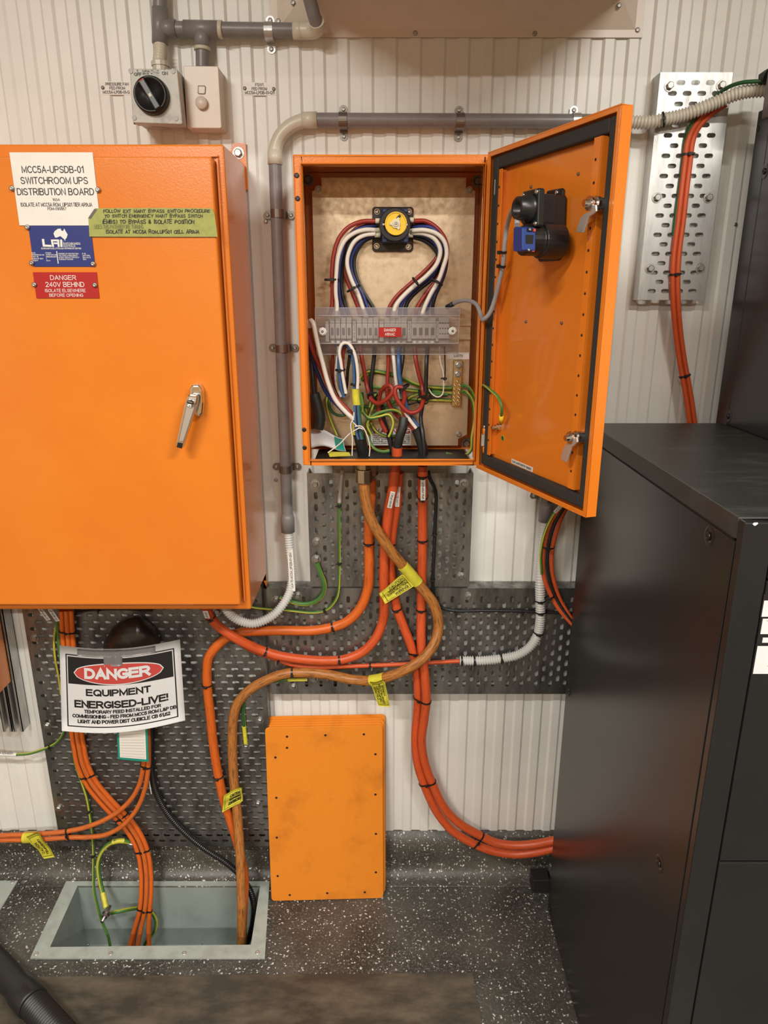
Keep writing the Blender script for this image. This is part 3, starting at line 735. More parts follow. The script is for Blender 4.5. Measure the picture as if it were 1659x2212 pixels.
for txt, bbx in (('FOLLOW  EXT  MAINT  BYPASS  SWITCH  PROCEDURE', (616, 420, 1256, 442)), ('TO  SWITCH  EMERGENCY  MAINT  BYPASS  SWITCH', (624, 449, 1212, 471)),
                 ('(EMBS)  TO  BYPASS  &  ISOLATE  POSITION', (612, 481, 1162, 508)), ('ISOLATE  AT  MCC5A  ROM_UPS01  CELL  AR9:JA', (632, 541, 1190, 566))):
    a = c3(*bbx[:2]); b = c3(*bbx[2:]); mb.text(S, txt, *S.bb(*a, *b), .0005, 1, .018)
a = c3(566, 512); b = c3(858, 538); mb.text(S, 'USES THIS PATH BEFORE TURNING', *S.bb(*a, *b), .0005, 3, 0)
mb.build('masking_tape', [M['tape_green'], M['ink'], M['ink_grey'], mat('faint_pencil', (.17, .18, .06), .6)], cab)

# ================================================================ open switch box
EX0, EX1, EZ0, EZ1, EB, EF = -.1725, .2075, 1.290, 1.890, .030, .222
PLO = .075                                            # face of the mounting plate
enc = thing('switch_enclosure', 'open orange wall box with wiring, rotary switch and terminals inside, door swung right', 'electrical box', ((EX0 + EX1) / 2, 0, EZ0))
mb = MB(); fw = .0165; tk = .0022
ix0, ix1, iz0, iz1 = EX0 + fw, EX1 - fw, EZ0 + .013, EZ1 - .017
mb.box((EX0, -EB, EZ0), (EX0 + tk, -EF, EZ1)); mb.box((EX1 - tk, -EB, EZ0), (EX1, -EF, EZ1))
mb.box((EX0 + tk, -EB, EZ1 - tk), (EX1 - tk, -EF, EZ1)); mb.box((EX0 + tk, -EB - .0, EZ0), (EX1 - tk, -EB - tk, EZ1 - tk))
for a, b in ((-EB - tk, -EB - .03), (-EF + .03, -EF)):             # floor flanges around the gland opening
    mb.box((EX0 + tk, a, EZ0), (EX1 - tk, b, EZ0 + tk))
mb.box((EX0 + tk, -EF + tk, EZ0), (ix0, -EF, EZ1 - tk)); mb.box((ix1, -EF + tk, EZ0), (EX1 - tk, -EF, EZ1 - tk))
mb.box((ix0, -EF + tk, iz1), (ix1, -EF, EZ1 - tk)); mb.box((ix0, -EF + tk, EZ0), (ix1, -EF, iz0))
lp = .007                                              # rain lip round the opening
mb.box((ix0 - .002, -EF, iz0 - .002), (ix0, -EF - lp, iz1 + .002)); mb.box((ix1, -EF, iz0 - .002), (ix1 + .002, -EF - lp, iz1 + .002))
mb.box((ix0, -EF, iz1), (ix1, -EF - lp, iz1 + .002)); mb.box((ix0, -EF, iz0 - .002), (ix1, -EF - lp, iz0))
for sx in (0, 1):                                      # inner return fold
    x = ix0 if sx == 0 else ix1
    mb.box((x - .001, -EF + tk, iz0), (x + .001, -EF + .016, iz1))
mb.box((ix0, -EF + tk, iz1 - .001), (ix1, -EF + .016, iz1 + .001))
body = mb.build('body', M['orange'], enc, bevel=.0012, seg=1)
for px, py in ((641, 379), (643, 429), (657, 928), (658, 967)):
    mb = MB(); mb.lathe([(0, .0046), (.0015, .0046), (.002, .003)], at(px, py, EF), OUT, 16); mb.build('hole_plug', M['black'], enc)
mb = MB(); gx0 = xr(690, 1010, .13); gx1 = xr(1012, 1010, .13)
mb.box((gx0, -.055, EZ0 - .004), (gx1, -.200, EZ0 - .0005)); mb.build('gland_plate', M['zinc'], enc)
mb = MB(); mb.box((EX0 + .02, -.062, EZ0 - .0004), (EX1 - .02, -.192, EZ0 + .0006)); mb.build('dark_floor_sheet', M['black_matt'], enc)  # black sheet added over the gland plate so the box floor looks dark
for px in (716, 760, 815, 868, 905, 945, 985):
    mb = MB(); q = at(px, 1011, .19); mb.lathe([(0, .0035), (.004, .0035)], Vector((q.x, -.185, EZ0 - .004)), -UP, 10); mb.build('screw', M['steel'], enc)
# mounting plate
MX0, MX1, MZ0, MZ1 = -.1515, .192, 1.302, 1.872
nc_ = .020
mb = MB(); y = -PLO
po = [(MX0, MZ0), (MX1 - nc_, MZ0), (MX1 - nc_, MZ0 + nc_ * .8), (MX1, MZ0 + nc_ * 1.3), (MX1, MZ1 - nc_ * 1.3), (MX1 - nc_, MZ1 - nc_), (MX1 - nc_, MZ1), (MX0 + nc_, MZ1), (MX0 + nc_, MZ1 - nc_), (MX0, MZ1 - nc_ * 1.3)]
mb.prism([Vector((a, y, b)) for a, b in po], Vector((0, .002, 0)))
mp_ = mb.build('mounting_plate', M['zinc'], enc); ORG[mp_.name] = ORG[enc.name]
for px, py in ((688, 409), (1014, 411), (991, 938)):
    mb = MB(); c = at(px, py, PLO); mb.lathe([(0, .0075), (.0015, .0075)], c, OUT, 16); mb.hexbolt(c, OUT, .0055, .006, False); mb.build('nut', M['steel'], mp_)
for px, py in ((666, 389), (1031, 392), (1007, 957)):
    mb = MB(); c = at(px, py, EB + tk); mb.hexbolt(c, OUT, .0085, .010); mb.build('bolt', M['dark_steel'], enc)
S = wall_rect(801, 925, 888, 962, PLO + .0006); mb = MB(); mb.slab(S, .0005, 0)
def c5(x, y): return (640 + x / 3.95, 640 + y / 3.95)
def b5(x0, y0, x1, y1): return (*c5(x0, y0), *c5(x1, y1))
mb.text(S, 'WARNING', *S.bb(*b5(650, 1130, 972, 1172)), .0003, 1, .02)
for i, l in enumerate(('Please  protect  internal  electrical', 'components  when  drilling  the  gland', 'plates.  Entry  of  swarf  into  this', 'enclosure  may  cause  a  failure  to', 'protect internal components warranty.')):
    mb.text(S, l, *S.bb(*b5(652, 1184 + i * 15.5, 968, 1197 + i * 15.5)), .0003, 2, .015)
mb.build('warning_sticker', [M['white'], M['ink_red'], M['ink']], enc)
S = wall_rect(966, 761, 1013, 776, PLO + .0006); mb = MB(); mb.slab(S, .0005, 0); mb.text(S, 'EARTH', *S.bb(*b5(1345, 496, 1420, 520)), .0003, 1)
mb.build('earth_label', [M['white'], M['ink']], enc)

# ---------------------------------------------------------------- door: hinge frame
ang = 110.9
HU = Vector((.356, -.934, 0)).normalized(); HN = Vector((-HU.y * -1, 0, 0))
HN = Vector((HU.y, -HU.x, 0))                          # inner face normal (towards the left and the viewer)
if HN.x > 0: HN = -HN
H0 = Vector((EX1 + .004, -.236, EZ0)); DW, DH, DT = .379, .600, .019
def D(u, w_, v): return H0 + HU * u + HN * w_ + UP * v
def dpt(px, py, w_): return atpl(px, py, H0 + HN * w_, HN)
def duv(px, py, w_=0):
    p = dpt(px, py, w_) - H0; return p.dot(HU), p.z
def dbox(mb, u0, u1, w0, w1, v0, v1, mi=0): mb.obox(D(u0, w0, v0), HU * (u1 - u0), HN * (w1 - w0), UP * (v1 - v0), mi)
mb = MB()
dbox(mb, 0, DW, -.0015, 0, 0, DH)
dbox(mb, 0, .0015, 0, DT, 0, DH); dbox(mb, DW - .0015, DW, 0, DT, 0, DH); dbox(mb, 0, DW, 0, DT, 0, .0015); dbox(mb, 0, DW, 0, DT, DH - .0015, DH)
dbox(mb, .0015, .009, DT - .0015, DT, .0015, DH - .0015); dbox(mb, DW - .009, DW - .0015, DT - .0015, DT, .0015, DH - .0015)
dbox(mb, .009, DW - .009, DT - .0015, DT, .0015, .008); dbox(mb, .009, DW - .009, DT - .0015, DT, DH - .008, DH - .0015)
door = mb.build('door', M['orange'], enc, bevel=.001, seg=1); ORG[door.name] = ORG[enc.name]
mb = MB(); g0, g1 = .0095, .030; gh = .014
for a in (('u', g0), ('u', DW - g0 - .021), ('v', g0), ('v', DH - g0 - .021)):
    if a[0] == 'u': dbox(mb, a[1], a[1] + .021, 0, gh, g0, DH - g0)
    else: dbox(mb, g1 - .0005, DW - g1 + .0005, 0, gh, a[1], a[1] + .021)
mb.build('gasket', M['gasket'], door, bevel=.003, seg=2)
for (ua, ub, web, s0_, s1_) in ((.040, .052, .040, .036, .566), (.320, .338, .3365, .036, .568)):
    mb = MB()
    dbox(mb, web, web + .0018, 0, .017, s0_, s1_); dbox(mb, ua, ub, .0155, .017, s0_, s1_)
    for k in range(16):
        v = s0_ + .03 + k * (s1_ - s0_ - .06) / 15
        c = D((ua + ub) / 2 - .002, .0172, v); mb.lathe([(0, .0023), (.0002, .0023)], c, HN, 8, 1, False)
    mb.build('stiffening_rail', [M['orange'], M['ink']], door)
for px, py in ((1250, 376), (1148, 404), (1137, 695), (1214, 698)):
    mb = MB(); mb.lathe([(0, .0028), (.0025, .0022)], dpt(px, py, .0), HN, 10); mb.build('stud', M['dark_steel'], door)
def latch(shaft, ring_px, blade, wl):
    c = dpt(*shaft, .02) - HN * .02
    mb = MB(); mb.lathe([(0, .0125), (.006, .0125), (.006, .009), (.02, .009), (.02, .0105), (.027, .0105), (.027, .0075), (.034, .0075), (.034, .0105), (.038, .0105), (.038, .006), (.046, .005)], c, HN, 18, 0, False)
    o = mb.build('cam_latch', M['chrome'], door, bevel=.0006, seg=1)
    mb = MB(); mb.prism([dpt(x, y, wl) for x, y in blade], -HN * .0028, 0); mb.build('cam_latch', M['brushed'], door, bevel=.0006, seg=1)
latch((1293, 440), None, [(1275, 444), (1287, 442), (1288, 456), (1283, 461), (1272, 468), (1259, 503), (1243.5, 501), (1253, 471), (1261, 462), (1275, 456)], .036)
latch((1250, 944), None, [(1233, 946), (1246, 944), (1247, 955), (1241, 961), (1234, 967), (1223, 999), (1210.5, 992), (1216, 968), (1224, 957), (1232, 954)], .036)
mb = MB(); c = dpt(1081, 922, .0); mb.lathe([(0, .0075), (.006, .0075), (.006, .0055), (.013, .0055), (.013, .003), (.020, .003)], c, HN, 12, 0, False); mb.build('earth_stud', M['chrome'], door)
S = Surf(dpt(1104.5, 1000, .0006), dpt(1150, 1020, .0006), dpt(1151, 1010, .0006), dpt(1105, 990.5, .0006)); mb = MB(); mb.slab(S, .0004, 0)
mb.text(S, 'CA45 AU007480*00 *068002', .04, .95, .25, .8, .0003, 1, .01); mb.build('door_sticker', [M['white'], M['ink']], door)
S = Surf(dpt(1232.5, 1055, .0006), dpt(1244.5, 1060, .0006), dpt(1245, 1050, .0006), dpt(1233.5, 1045, .0006)); mb = MB(); mb.slab(S, .0004, 0)
mb.text(S, 'W128854', .15, .9, .4, .65, .0003, 1, .02); mb.build('door_sticker', [M['white'], M['ink']], door)
mb = MB(); c = dpt(1086, 946.5, .0004); mb.lathe([(0, .006), (.0006, .006)], c, HN, 18, 0, False)
mb.lathe([(.0006, .0002), (.0008, .0042), (.0008, .0048)], c, HN, 18, 1, False, False, False); mb.obox(c + HN * .0009 - HU * .0004 - UP * .001, HU * .0008, HN * .0002, UP * .004, 1)
mb.obox(c + HN * .0009 - HU * .0028 - UP * .001, HU * .0056, HN * .0002, UP * .0007, 1); mb.build('earth_symbol', [M['w_yellow'], M['w_dkgreen']], door)
for (y0, seq) in ((0, (('black', 362, 372, .0035), ('orange', 373, 387, .0045), ('orange', 423, 440, .0045), ('chrome', 440, 446, .003))),
                  (1, (('chrome', 919, 925, .003), ('orange', 925, 938, .0045), ('orange', 964, 978, .0045), ('black', 979, 990, .0035)))):
    px = 1075 if y0 == 0 else 1047
    mb = MB(); mats = [M['black'], M['orange'], M['brushed']]
    for nm, a, b, r in seq:
        p = at(px, a, .258); q = at(px, b, .258); mb.cyl(p, q, r, 12, {'black': 0, 'orange': 1, 'chrome': 2}[nm])
    a, b = (388, 422) if y0 == 0 else (938, 963)
    p = at(px - 7, a, .257); q = at(px + 7, b, .257); mb.box((p.x, -.249, p.z), (q.x, -.262, q.z), 2)
    mb.build('hinge', mats, enc, bevel=.0008, seg=1)

# switch mechanism bolted to the inside of the door
op = MB()
def dprism(mb, pix, w1, w0, mi=0): mb.prism([dpt(x, y, w1) for x, y in pix], -HN * (w1 - w0), mi)
dprism(op, [(1180, 413), (1184, 411), (1212, 406), (1215, 409), (1207, 559), (1203, 563), (1164, 565.5), (1161, 562)], .006, 0)
dprism(op, [(1165, 424), (1188, 419), (1190, 424), (1186, 545), (1178, 556), (1160, 557), (1150, 548), (1156, 435)], .034, .004)
dprism(op, [(1127.5, 417), (1130, 413.5), (1161, 406), (1163.5, 409), (1161, 487), (1158, 490), (1130, 487.5), (1126.5, 484)], .078, .066)
dprism(op, [(1137, 422), (1158, 417), (1156, 482), (1135, 480)], .068, .03)
o1 = MB(); c = dpt(1131, 450, .088) - HN * .010
o1.lathe([(0, .0225), (.006, .0225), (.009, .0175), (.022, .0168), (.022, .0112), (.004, .0112)], c, HN, 24, 0, True, False, True)
c2_ = dpt(1152, 520, .07) - HN * .07; op.lathe([(.02, .027), (.060, .027), (.060, .023), (.090, .023)], c2_, HN, 24, 0, False)
opr = op.build('switch_operator', M['black'], enc, bevel=.002); ORG[opr.name] = ORG[enc.name]
o1.build('coupling_socket', M['black'], opr)
mb = MB(); mb.lathe([(.0045, .0110), (.005, .0005)], c, HN, 16, 0, False); mb.build('socket_core', M['flex_grey'], opr)
mb = MB(); dprism(mb, [(1109, 493), (1113, 489.5), (1126, 490.5), (1128, 494), (1128, 540), (1125, 543), (1110, 543), (1108, 540)], .112, .0885)
cb = mb.build('contact_block', M['blue_plastic'], opr, bevel=.001)
u1, v1 = duv(1128, 516, .112)
for (wa, wb, va, vb, nm, mk) in ((.093, .106, -.007, .006, 'contact_window', 'black'), (.095, .104, .011, .016, 'wire_entry', 'black'), (.095, .104, -.018, -.013, 'wire_entry', 'black'), (.0895, .0935, .011, .015, 'red_mark', 'sign_red'), (.0895, .0935, -.018, -.014, 'red_mark', 'sign_red')):
    mb = MB(); dbox(mb, u1 - .001, u1 + .0008, wa, wb, v1 + va, v1 + vb); mb.build(nm, M[mk], opr)
for va in (.0135, -.0155):
    mb = MB(); mb.screw(D(u1 + .0006, .100, v1 + va), HU, .0022, .002); mb.build('screw', M['steel'], opr)
for px, py, wl in ((1131.5, 422, .078), (1160, 414.5, .078), (1157, 483, .078), (1203.5, 416, .006)):
    mb = MB(); mb.screw(dpt(px, py, wl), HN, .004, .003); mb.build('screw', M['chrome'], opr)
mb = MB(); p = dpt(1183, 483.5, .034); q = dpt(1198, 484.5, .006); mb.cyl(p, q, .0018, 8); mb.build('spindle', M['brass'], opr)
# ---------------------------------------------------------------- rotary switch on the mounting plate
def c4(x, y): return (620 + x / 3.456, 320 + y / 3.456)
sw = thing('rotary_switch', 'black and dark blue rotary switch with a yellow dial on the box mounting plate', 'switch', at(849, 543, PLO))
mb = MB(); pprism(mb, [c4(*p) for p in ((650, 438), (930, 438), (944, 452), (942, 758), (930, 772), (650, 772), (637, 758), (637, 452))], PLO + .008, .0078); mb.build('base_plate', M['black'], sw, bevel=.0015)
mb = MB(); pprism(mb, [c4(*p) for p in ((708, 452), (900, 452), (905, 470), (908, 700), (708, 705))], PLO + .052, .045)
for (x0, x1) in ((712, 748), (868, 902)):
    for (y0, y1) in ((452, 480), (672, 702)): pprism(mb, [c4(x0, y0), c4(x1, y0), c4(x1, y1), c4(x0, y1)], PLO + .055, .01)
mb.build('contact_stack', M['navy_plastic'], sw, bevel=.001, seg=1)
cc = at(*c4(805, 575), PLO + .052)
mb = MB(); mb.lathe([(0, .0325), (.010, .0325), (.012, .031), (.012, .0235)], cc, OUT, 40, 0, False, False, False); mb.build('collar', M['black'], sw)
mb = MB(); c = at(*c4(813, 563), PLO + .0645); mb.lathe([(-.011, .0228), (0, .0228), (.001, .022), (.001, .0205), (-.001, .020), (-.001, .0002)], c, OUT, 40, 0, False); mb.build('dial', M['yellow'], sw)
mb = MB(); pl = []
for k in range(36):
    a = 2 * math.pi * k / 36; r = .0125 if (k % 12) < 3 else .0088
    pl.append(c + OUT * .003 + RT * (r * math.cos(a + .9)) + UP * (r * math.sin(a + .9)))
mb.prism(pl, -OUT * .0038); mb.lathe([(.003, .006), (.006, .0055), (.006, .003)], c, OUT, 16, 0, False); mb.build('hub', M['ivory'], sw)
mb = MB(); mb.screw(c + OUT * .005, OUT, .0032, .003); mb.build('screw', M['steel'], sw)
mb = MB(); a = at(*c4(826, 520), PLO + .066); b = at(*c4(842, 505), PLO + .066); mb.cbox((a + b) / 2, (b - a).normalized() * .009, OUT * .001, (b - a).normalized().cross(OUT) * .0045); mb.build('dial_mark', M['black'], sw)
for p in ((672, 474), (912, 474), (669, 731), (907, 738)):
    mb = MB(); q = at(*c4(*p), PLO + .008); mb.lathe([(0, .0058), (.001, .0058)], q, OUT, 16); mb.screw(q, OUT, .0046, .004); mb.build('screw', M['chrome'], sw)
for p in ((720, 570), (894, 572)):
    mb = MB(); mb.screw(at(*c4(*p), PLO + .064), OUT, .0026, .002); mb.build('screw', M['chrome'], sw)
for x0, y0, sx in ((660, 527, -1), (658, 598, -1), (655, 632, -1), (946, 520, 1), (942, 606, 1), (940, 632, 1)):
    mb = MB(); a = at(*c4(x0, y0 + 16), PLO + .035); mb.cyl(a, a - RT * sx * .012, .0052, 12); mb.build('ferrule_sleeve', M['ivory'], sw)

# ---------------------------------------------------------------- terminals, rail, cover
TO = .118
dr = MB(); za = at(850, 699, .085).z; zb_ = at(850, 733, .085).z
dx0 = xr(682, 716, .085); dx1_ = xr(1017, 716, .085)
zc_ = (za + zb_) / 2
dr.box((dx0, -PLO - .0005, zc_ - .0135), (dx1_, -.0765, zc_ + .0135))
for sgn in (1, -1):
    dr.box((dx0, -PLO - .0005, zc_ + sgn * .0135), (dx1_, -.0825, zc_ + sgn * .0120)); dr.box((dx0, -.0815, zc_ + sgn * .0125), (dx1_, -.0828, zc_ + sgn * .0175))
rail = dr.build('din_rail', M['zinc']); tag(rail, 'zinc mounting rail with slots behind the row of terminals', 'mounting rail')
def terminal(x0, x1, label, group, small=False):
    p0 = at(x0, 686, TO); p1 = at(x1, 744, TO)
    g = .0003
    X0, X1, Z1, Z0 = p0.x + g, p1.x - g, p0.z, p1.z
    t = thing('terminal_block', label, 'terminal', ((X0 + X1) / 2, -.085, Z0), group)
    mb = MB(); H = Z1 - Z0; Wd = X1 - X0
    pr = [(-.084, Z0 + .004), (-.100, Z0), (-.108, Z0), (-.110, Z0 + H * .16), (-TO, Z0 + H * .22), (-TO, Z1 - H * .24), (-.112, Z1 - H * .18), (-.108, Z1), (-.098, Z1), (-.084, Z1 - .004)]
    mb.prism([Vector((X0, y, z)) for y, z in pr], Vector((Wd, 0, 0))); mb.build('housing', M['grey_term'], t, bevel=.0005, seg=1)
    xm = (X0 + X1) / 2
    if not small:
        mb = MB(); mb.box((X0 + Wd * .2, -TO - .0003, Z0 + H * .34), (X1 - Wd * .2, -TO + .002, Z0 + H * .62)); mb.build('recess', M['term_dark'], t)
        for zz in (Z0 + H * .28, Z1 - H * .30):
            mb = MB(); mb.lathe([(0, Wd * .30), (.0012, Wd * .30), (.0012, Wd * .2), (.0004, Wd * .18)], Vector((xm, -TO, zz)), OUT, 12, 0, False); mb.build('screw', M['steel'], t)
        mb = MB(); mb.box((X0 + Wd * .25, -.1085, Z0 + H * .02), (X1 - Wd * .25, -.1105, Z0 + H * .12)); mb.build('marker_tag', M['white'], t)
    else:
        for j in range(4):
            zz = Z0 + H * (.2 + .2 * j); mb = MB(); mb.lathe([(0, Wd * .3), (.001, Wd * .25)], Vector((xm, -TO, zz)), OUT, 8, 0, False); mb.build('screw', M['term_dark'], t)
ORD = ['first', 'second', 'third', 'fourth', 'fifth', 'sixth', 'seventh', 'eighth']
for gi, (x0, x1, nm) in enumerate(((711.5, 760, 'leftmost cluster'), (770, 818, 'second cluster'), (830, 879, 'red-label cluster'), (889.5, 941, 'rightmost cluster'))):
    for k in range(4):
        a = x0 + (x1 - x0) * k / 4; b = x0 + (x1 - x0) * (k + 1) / 4
        terminal(a, b, f'{ORD[k]} grey screw terminal from the left in the {nm} behind the clear cover', 'screw terminals on the rail')
for k in range(4):
    a = 948 + 22 * k / 4; terminal(a, a + 5.4, f'{ORD[k]} narrow grey terminal from the left at the right end of the rail', 'narrow terminals on the rail', True)
for (x0, x1, txt, wh) in ((761, 769.5, 'UPS OUT', 'left of the second terminal cluster'), (819, 829.5, '', 'left of the red danger label'), (880, 889, 'LOAD', 'left of the rightmost terminal cluster'), (941.5, 947.5, 'AUX', 'left of the narrow terminals'), (702, 711, '', 'at the left end of the terminals')):
    p0 = at(x0, 694, TO); p1 = at(x1, 738, TO); mb = MB()
    mb.box((p0.x + .0004, -.084, p1.z), (p1.x - .0004, -TO + .003, p0.z))
    S = Surf((p0.x, -TO + .0029, p1.z), (p1.x, -TO + .0029, p1.z), (p1.x, -TO + .0029, p0.z), (p0.x, -TO + .0029, p0.z))
    if txt: mb.text(S, txt, .3, .75, .12, .88, .0003, 1, .01, rot=90)
    tag(mb.build('end_stop', [M['grey_term'], M['ink']]), f'grey rail end stop {wh}' + (f' marked {txt}' if txt else ''), 'end stop')
cv = thing('terminal_cover', 'clear plastic cover over the terminal row with two white nuts and a red label', 'cover', at(838, 765, .14))
mb = MB(); CO = .142
def cl(x0, x1, y, off): return [at(x0, y, off), at(x1, y, off)]
rows = [cl(680.5, 994, 665, .118), cl(680.5, 993, 682, CO), cl(683, 990, 742, CO), cl(686, 990, 765.5, .112)]
vs = [p for r in rows for p in r]
for i in range(3):
    a = vs[2 * i]; b = vs[2 * i + 1]; c = vs[2 * i + 3]; d = vs[2 * i + 2]
    nn = (b - a).cross(d - a).normalized()
    mb.prism([a, b, c, d], nn * .0018, 0 if i == 1 else 1)
mb.build('cover', [M['clear'], M['clear_slope']], cv)
mb = MB()
for i in (0, 1, 2, 3):
    mb.tube([vs[2 * i] + OUT * .001, vs[2 * i + 1] + OUT * .001], .0008, 6, 0, .05)
mb.tube([vs[1], vs[3]], .0007, 6, 0, .05); mb.tube([vs[3], vs[5]], .0007, 6, 0, .05); mb.tube([vs[5], vs[7]], .0007, 6, 0, .05); mb.tube([vs[0], vs[2]], .0007, 6, 0, .05); mb.tube([vs[2], vs[4]], .0007, 6, 0, .05); mb.tube([vs[4], vs[6]], .0007, 6, 0, .05)
mb.build('folded_edge', M['clear_edge'], cv, recalc=False)
for px, py in ((697, 716), (977.5, 715)):
    mb = MB(); c = at(px, py, CO + .0035); mb.lathe([(0, .0088), (.0015, .0088), (.0018, .0068), (.006, .0064), (.006, .003), (.002, .003)], c, OUT, 8, 0, False)
    mb.lathe([(.001, .0026), (.0075, .0026)], c, OUT, 10, 1); mb.build('nut', [M['white'], M['dark_steel']], cv)
S = wall_rect(817.5, 707, 867.5, 728, CO + .0045); mb = MB(); mb.slab(S, .0012, 0)
mb.text(S, 'DANGER', *S.bb(*b5(750, 276, 850, 300)), .0004, 1, .005); mb.text(S, '415VAC', *S.bb(*b5(756, 312, 842, 336)), .0004, 1, .005)
mb.build('danger_label', [M['label_red'], M['white']], cv)
# earth bar
eb = thing('earth_bar', 'vertical brass earth bar with two large bolts and small screws under the EARTH label', 'earth bar', at(986, 878, PLO + .012))
p0 = at(979, 778.5, PLO + .014); p1 = at(996, 877, PLO + .014); xa_, xb_ = at(976, 840, PLO + .014).x, at(997, 800, PLO + .014).x
mb = MB(); mb.prism([at(980.5, 778.5, PLO + .014), at(999, 778.5, PLO + .014), at(995, 877.5, PLO + .014), at(975.5, 877.5, PLO + .014)], -OUT * .009); mb.build('bar', M['brass'], eb, bevel=.0006, seg=1)
for px, py in ((990, 788.5), (988.5, 807.5)):
    mb = MB(); c = at(px, py, PLO + .014); mb.lathe([(0, .009), (.0016, .009)], c, OUT, 18, 0, False); mb.lathe([(.0016, .0062), (.009, .0062), (.0095, .005)], c, OUT, 6, 0, False); mb.build('bolt', M['steel'], eb)
for px, py in ((988, 824), (983, 832.5), (993, 832), (982.5, 841.5), (992, 841), (982, 850), (991.5, 850), (981.5, 858.5), (991, 858), (981, 866), (990, 865.5), (985.5, 872.5)):
    mb = MB(); mb.screw(at(px, py, PLO + .014), OUT, .0032, .003); mb.build('screw', M['nickel'], eb)

# ================================================================ wires in the box
def W(name, label, pts, conv, off, r, mk, group=None, ties=(), stripe=False, twist=0, rpx=None, n=10):
    path = []
    for q in pts:
        x, y = conv(q[0], q[1]); path.append((x, y, q[2]) if len(q) > 2 else (x, y))
    mats = [M['w_green'], M['w_yellow']] if mk == 'gy' else [M[mk]]
    return cable(name, label, 'wire', path, off, r, mats, [(*conv(t[0], t[1]), *t[2:]) for t in ties], group, n=n, stripe=1 if mk == 'gy' else None, twist=twist, step=.005)
A_ = .108                                             # lead-in distance at the switch
loops = [
 ('red', 'left', 'outermost', [(662, 545, A_), (560, 548), (460, 590), (390, 670), (348, 800), (336, 950), (340, 1080), (334, 1190), (318, 1255)], .112, .0046, [(338, 982)]),
 ('white', 'left', 'outermost', [(680, 612, .113), (580, 610), (500, 635), (432, 690), (387, 790), (367, 950), (364, 1080), (374, 1190), (365, 1255)], .122, .0045, []),
 ('blue', 'left', 'outermost', [(665, 575, .098), (540, 600), (440, 690), (405, 800), (386, 950), (388, 1080), (404, 1190), (415, 1255)], .101, .0040, []),
 ('black', 'left', 'outermost', [(650, 572, .090), (560, 600), (480, 690), (425, 830), (408, 950), (412, 1080), (440, 1190), (460, 1255)], .092, .0040, []),
 ('red', 'left', 'inner', [(650, 558, .100), (530, 590), (450, 680), (410, 800), (428, 930), (486, 1080), (530, 1190), (545, 1255)], .086, .0042, []),
 ('white', 'left', 'inner', [(660, 640, .113), (580, 650), (505, 695), (458, 790), (450, 870), (480, 980), (532, 1090), (566, 1190), (590, 1255)], .116, .0045, [(500, 1045)]),
 ('blue', 'left', 'inner', [(655, 650, .100), (560, 690), (485, 800), (478, 900), (510, 1000), (562, 1090), (600, 1190), (625, 1255)], .103, .0040, []),
 ('black', 'left', 'inner', [(650, 658, .094), (570, 700), (508, 800), (502, 900), (540, 1020), (592, 1110), (642, 1190), (665, 1255)], .094, .0042, []),
 ('red', 'right', 'inner', [(935, 580, .090), (1050, 610), (1125, 690), (1140, 760), (1108, 830), (1020, 925), (900, 1030), (815, 1110), (765, 1190), (752, 1255)], .0815, .0045, []),
 ('white', 'right', 'inner', [(930, 632, .113), (1030, 640), (1105, 680), (1144, 760), (1120, 860), (1040, 955), (930, 1045), (845, 1130), (806, 1190), (795, 1255)], .122, .0048, [(965, 1005)]),
 ('blue', 'right', 'inner', [(935, 640, .104), (1040, 660), (1128, 740), (1138, 840), (1080, 940), (970, 1032), (885, 1115), (848, 1190), (840, 1255)], .108, .0045, []),
 ('black', 'right', 'inner', [(938, 662, .094), (1030, 692), (1110, 760), (1136, 860), (1085, 970), (990, 1050), (915, 1125), (886, 1190), (885, 1255)], .095, .0046, []),
 ('red', 'right', 'outermost', [(945, 545, A_), (1030, 545), (1105, 585), (1165, 655), (1194, 740), (1188, 830), (1150, 925), (1092, 1015), (1022, 1110), (975, 1190), (960, 1255)], .100, .0048, []),
 ('white', 'right', 'outermost', [(935, 615, .120), (1030, 612), (1120, 640), (1176, 700), (1192, 790), (1166, 890), (1132, 985), (1072, 1090), (1026, 1190), (1005, 1255)], .130, .0046, [(1118, 1000)]),
 ('blue', 'right', 'outermost', [(940, 590, .095), (1080, 595), (1160, 690), (1184, 800), (1168, 920), (1130, 1030), (1078, 1110), (1052, 1190), (1045, 1255)], .112, .0040, []),
 ('black', 'right', 'outermost', [(945, 572, .086), (1060, 580), (1150, 670), (1190, 790), (1184, 900), (1148, 1010), (1108, 1100), (1086, 1190), (1088, 1255)], .090, .0042, []),
]
for c_, sd, wh, pts, off, r, tz in loops:
    W('control_wire', f'{c_} wire in the {wh} bundle looping down from the {sd} side of the yellow-dial switch', pts, c4, off, r, 'w_' + c_, 'wires from rotary switch to terminals',
      [(x, y, .016 if sd == 'left' else .013) for x, y in tz], n=10)

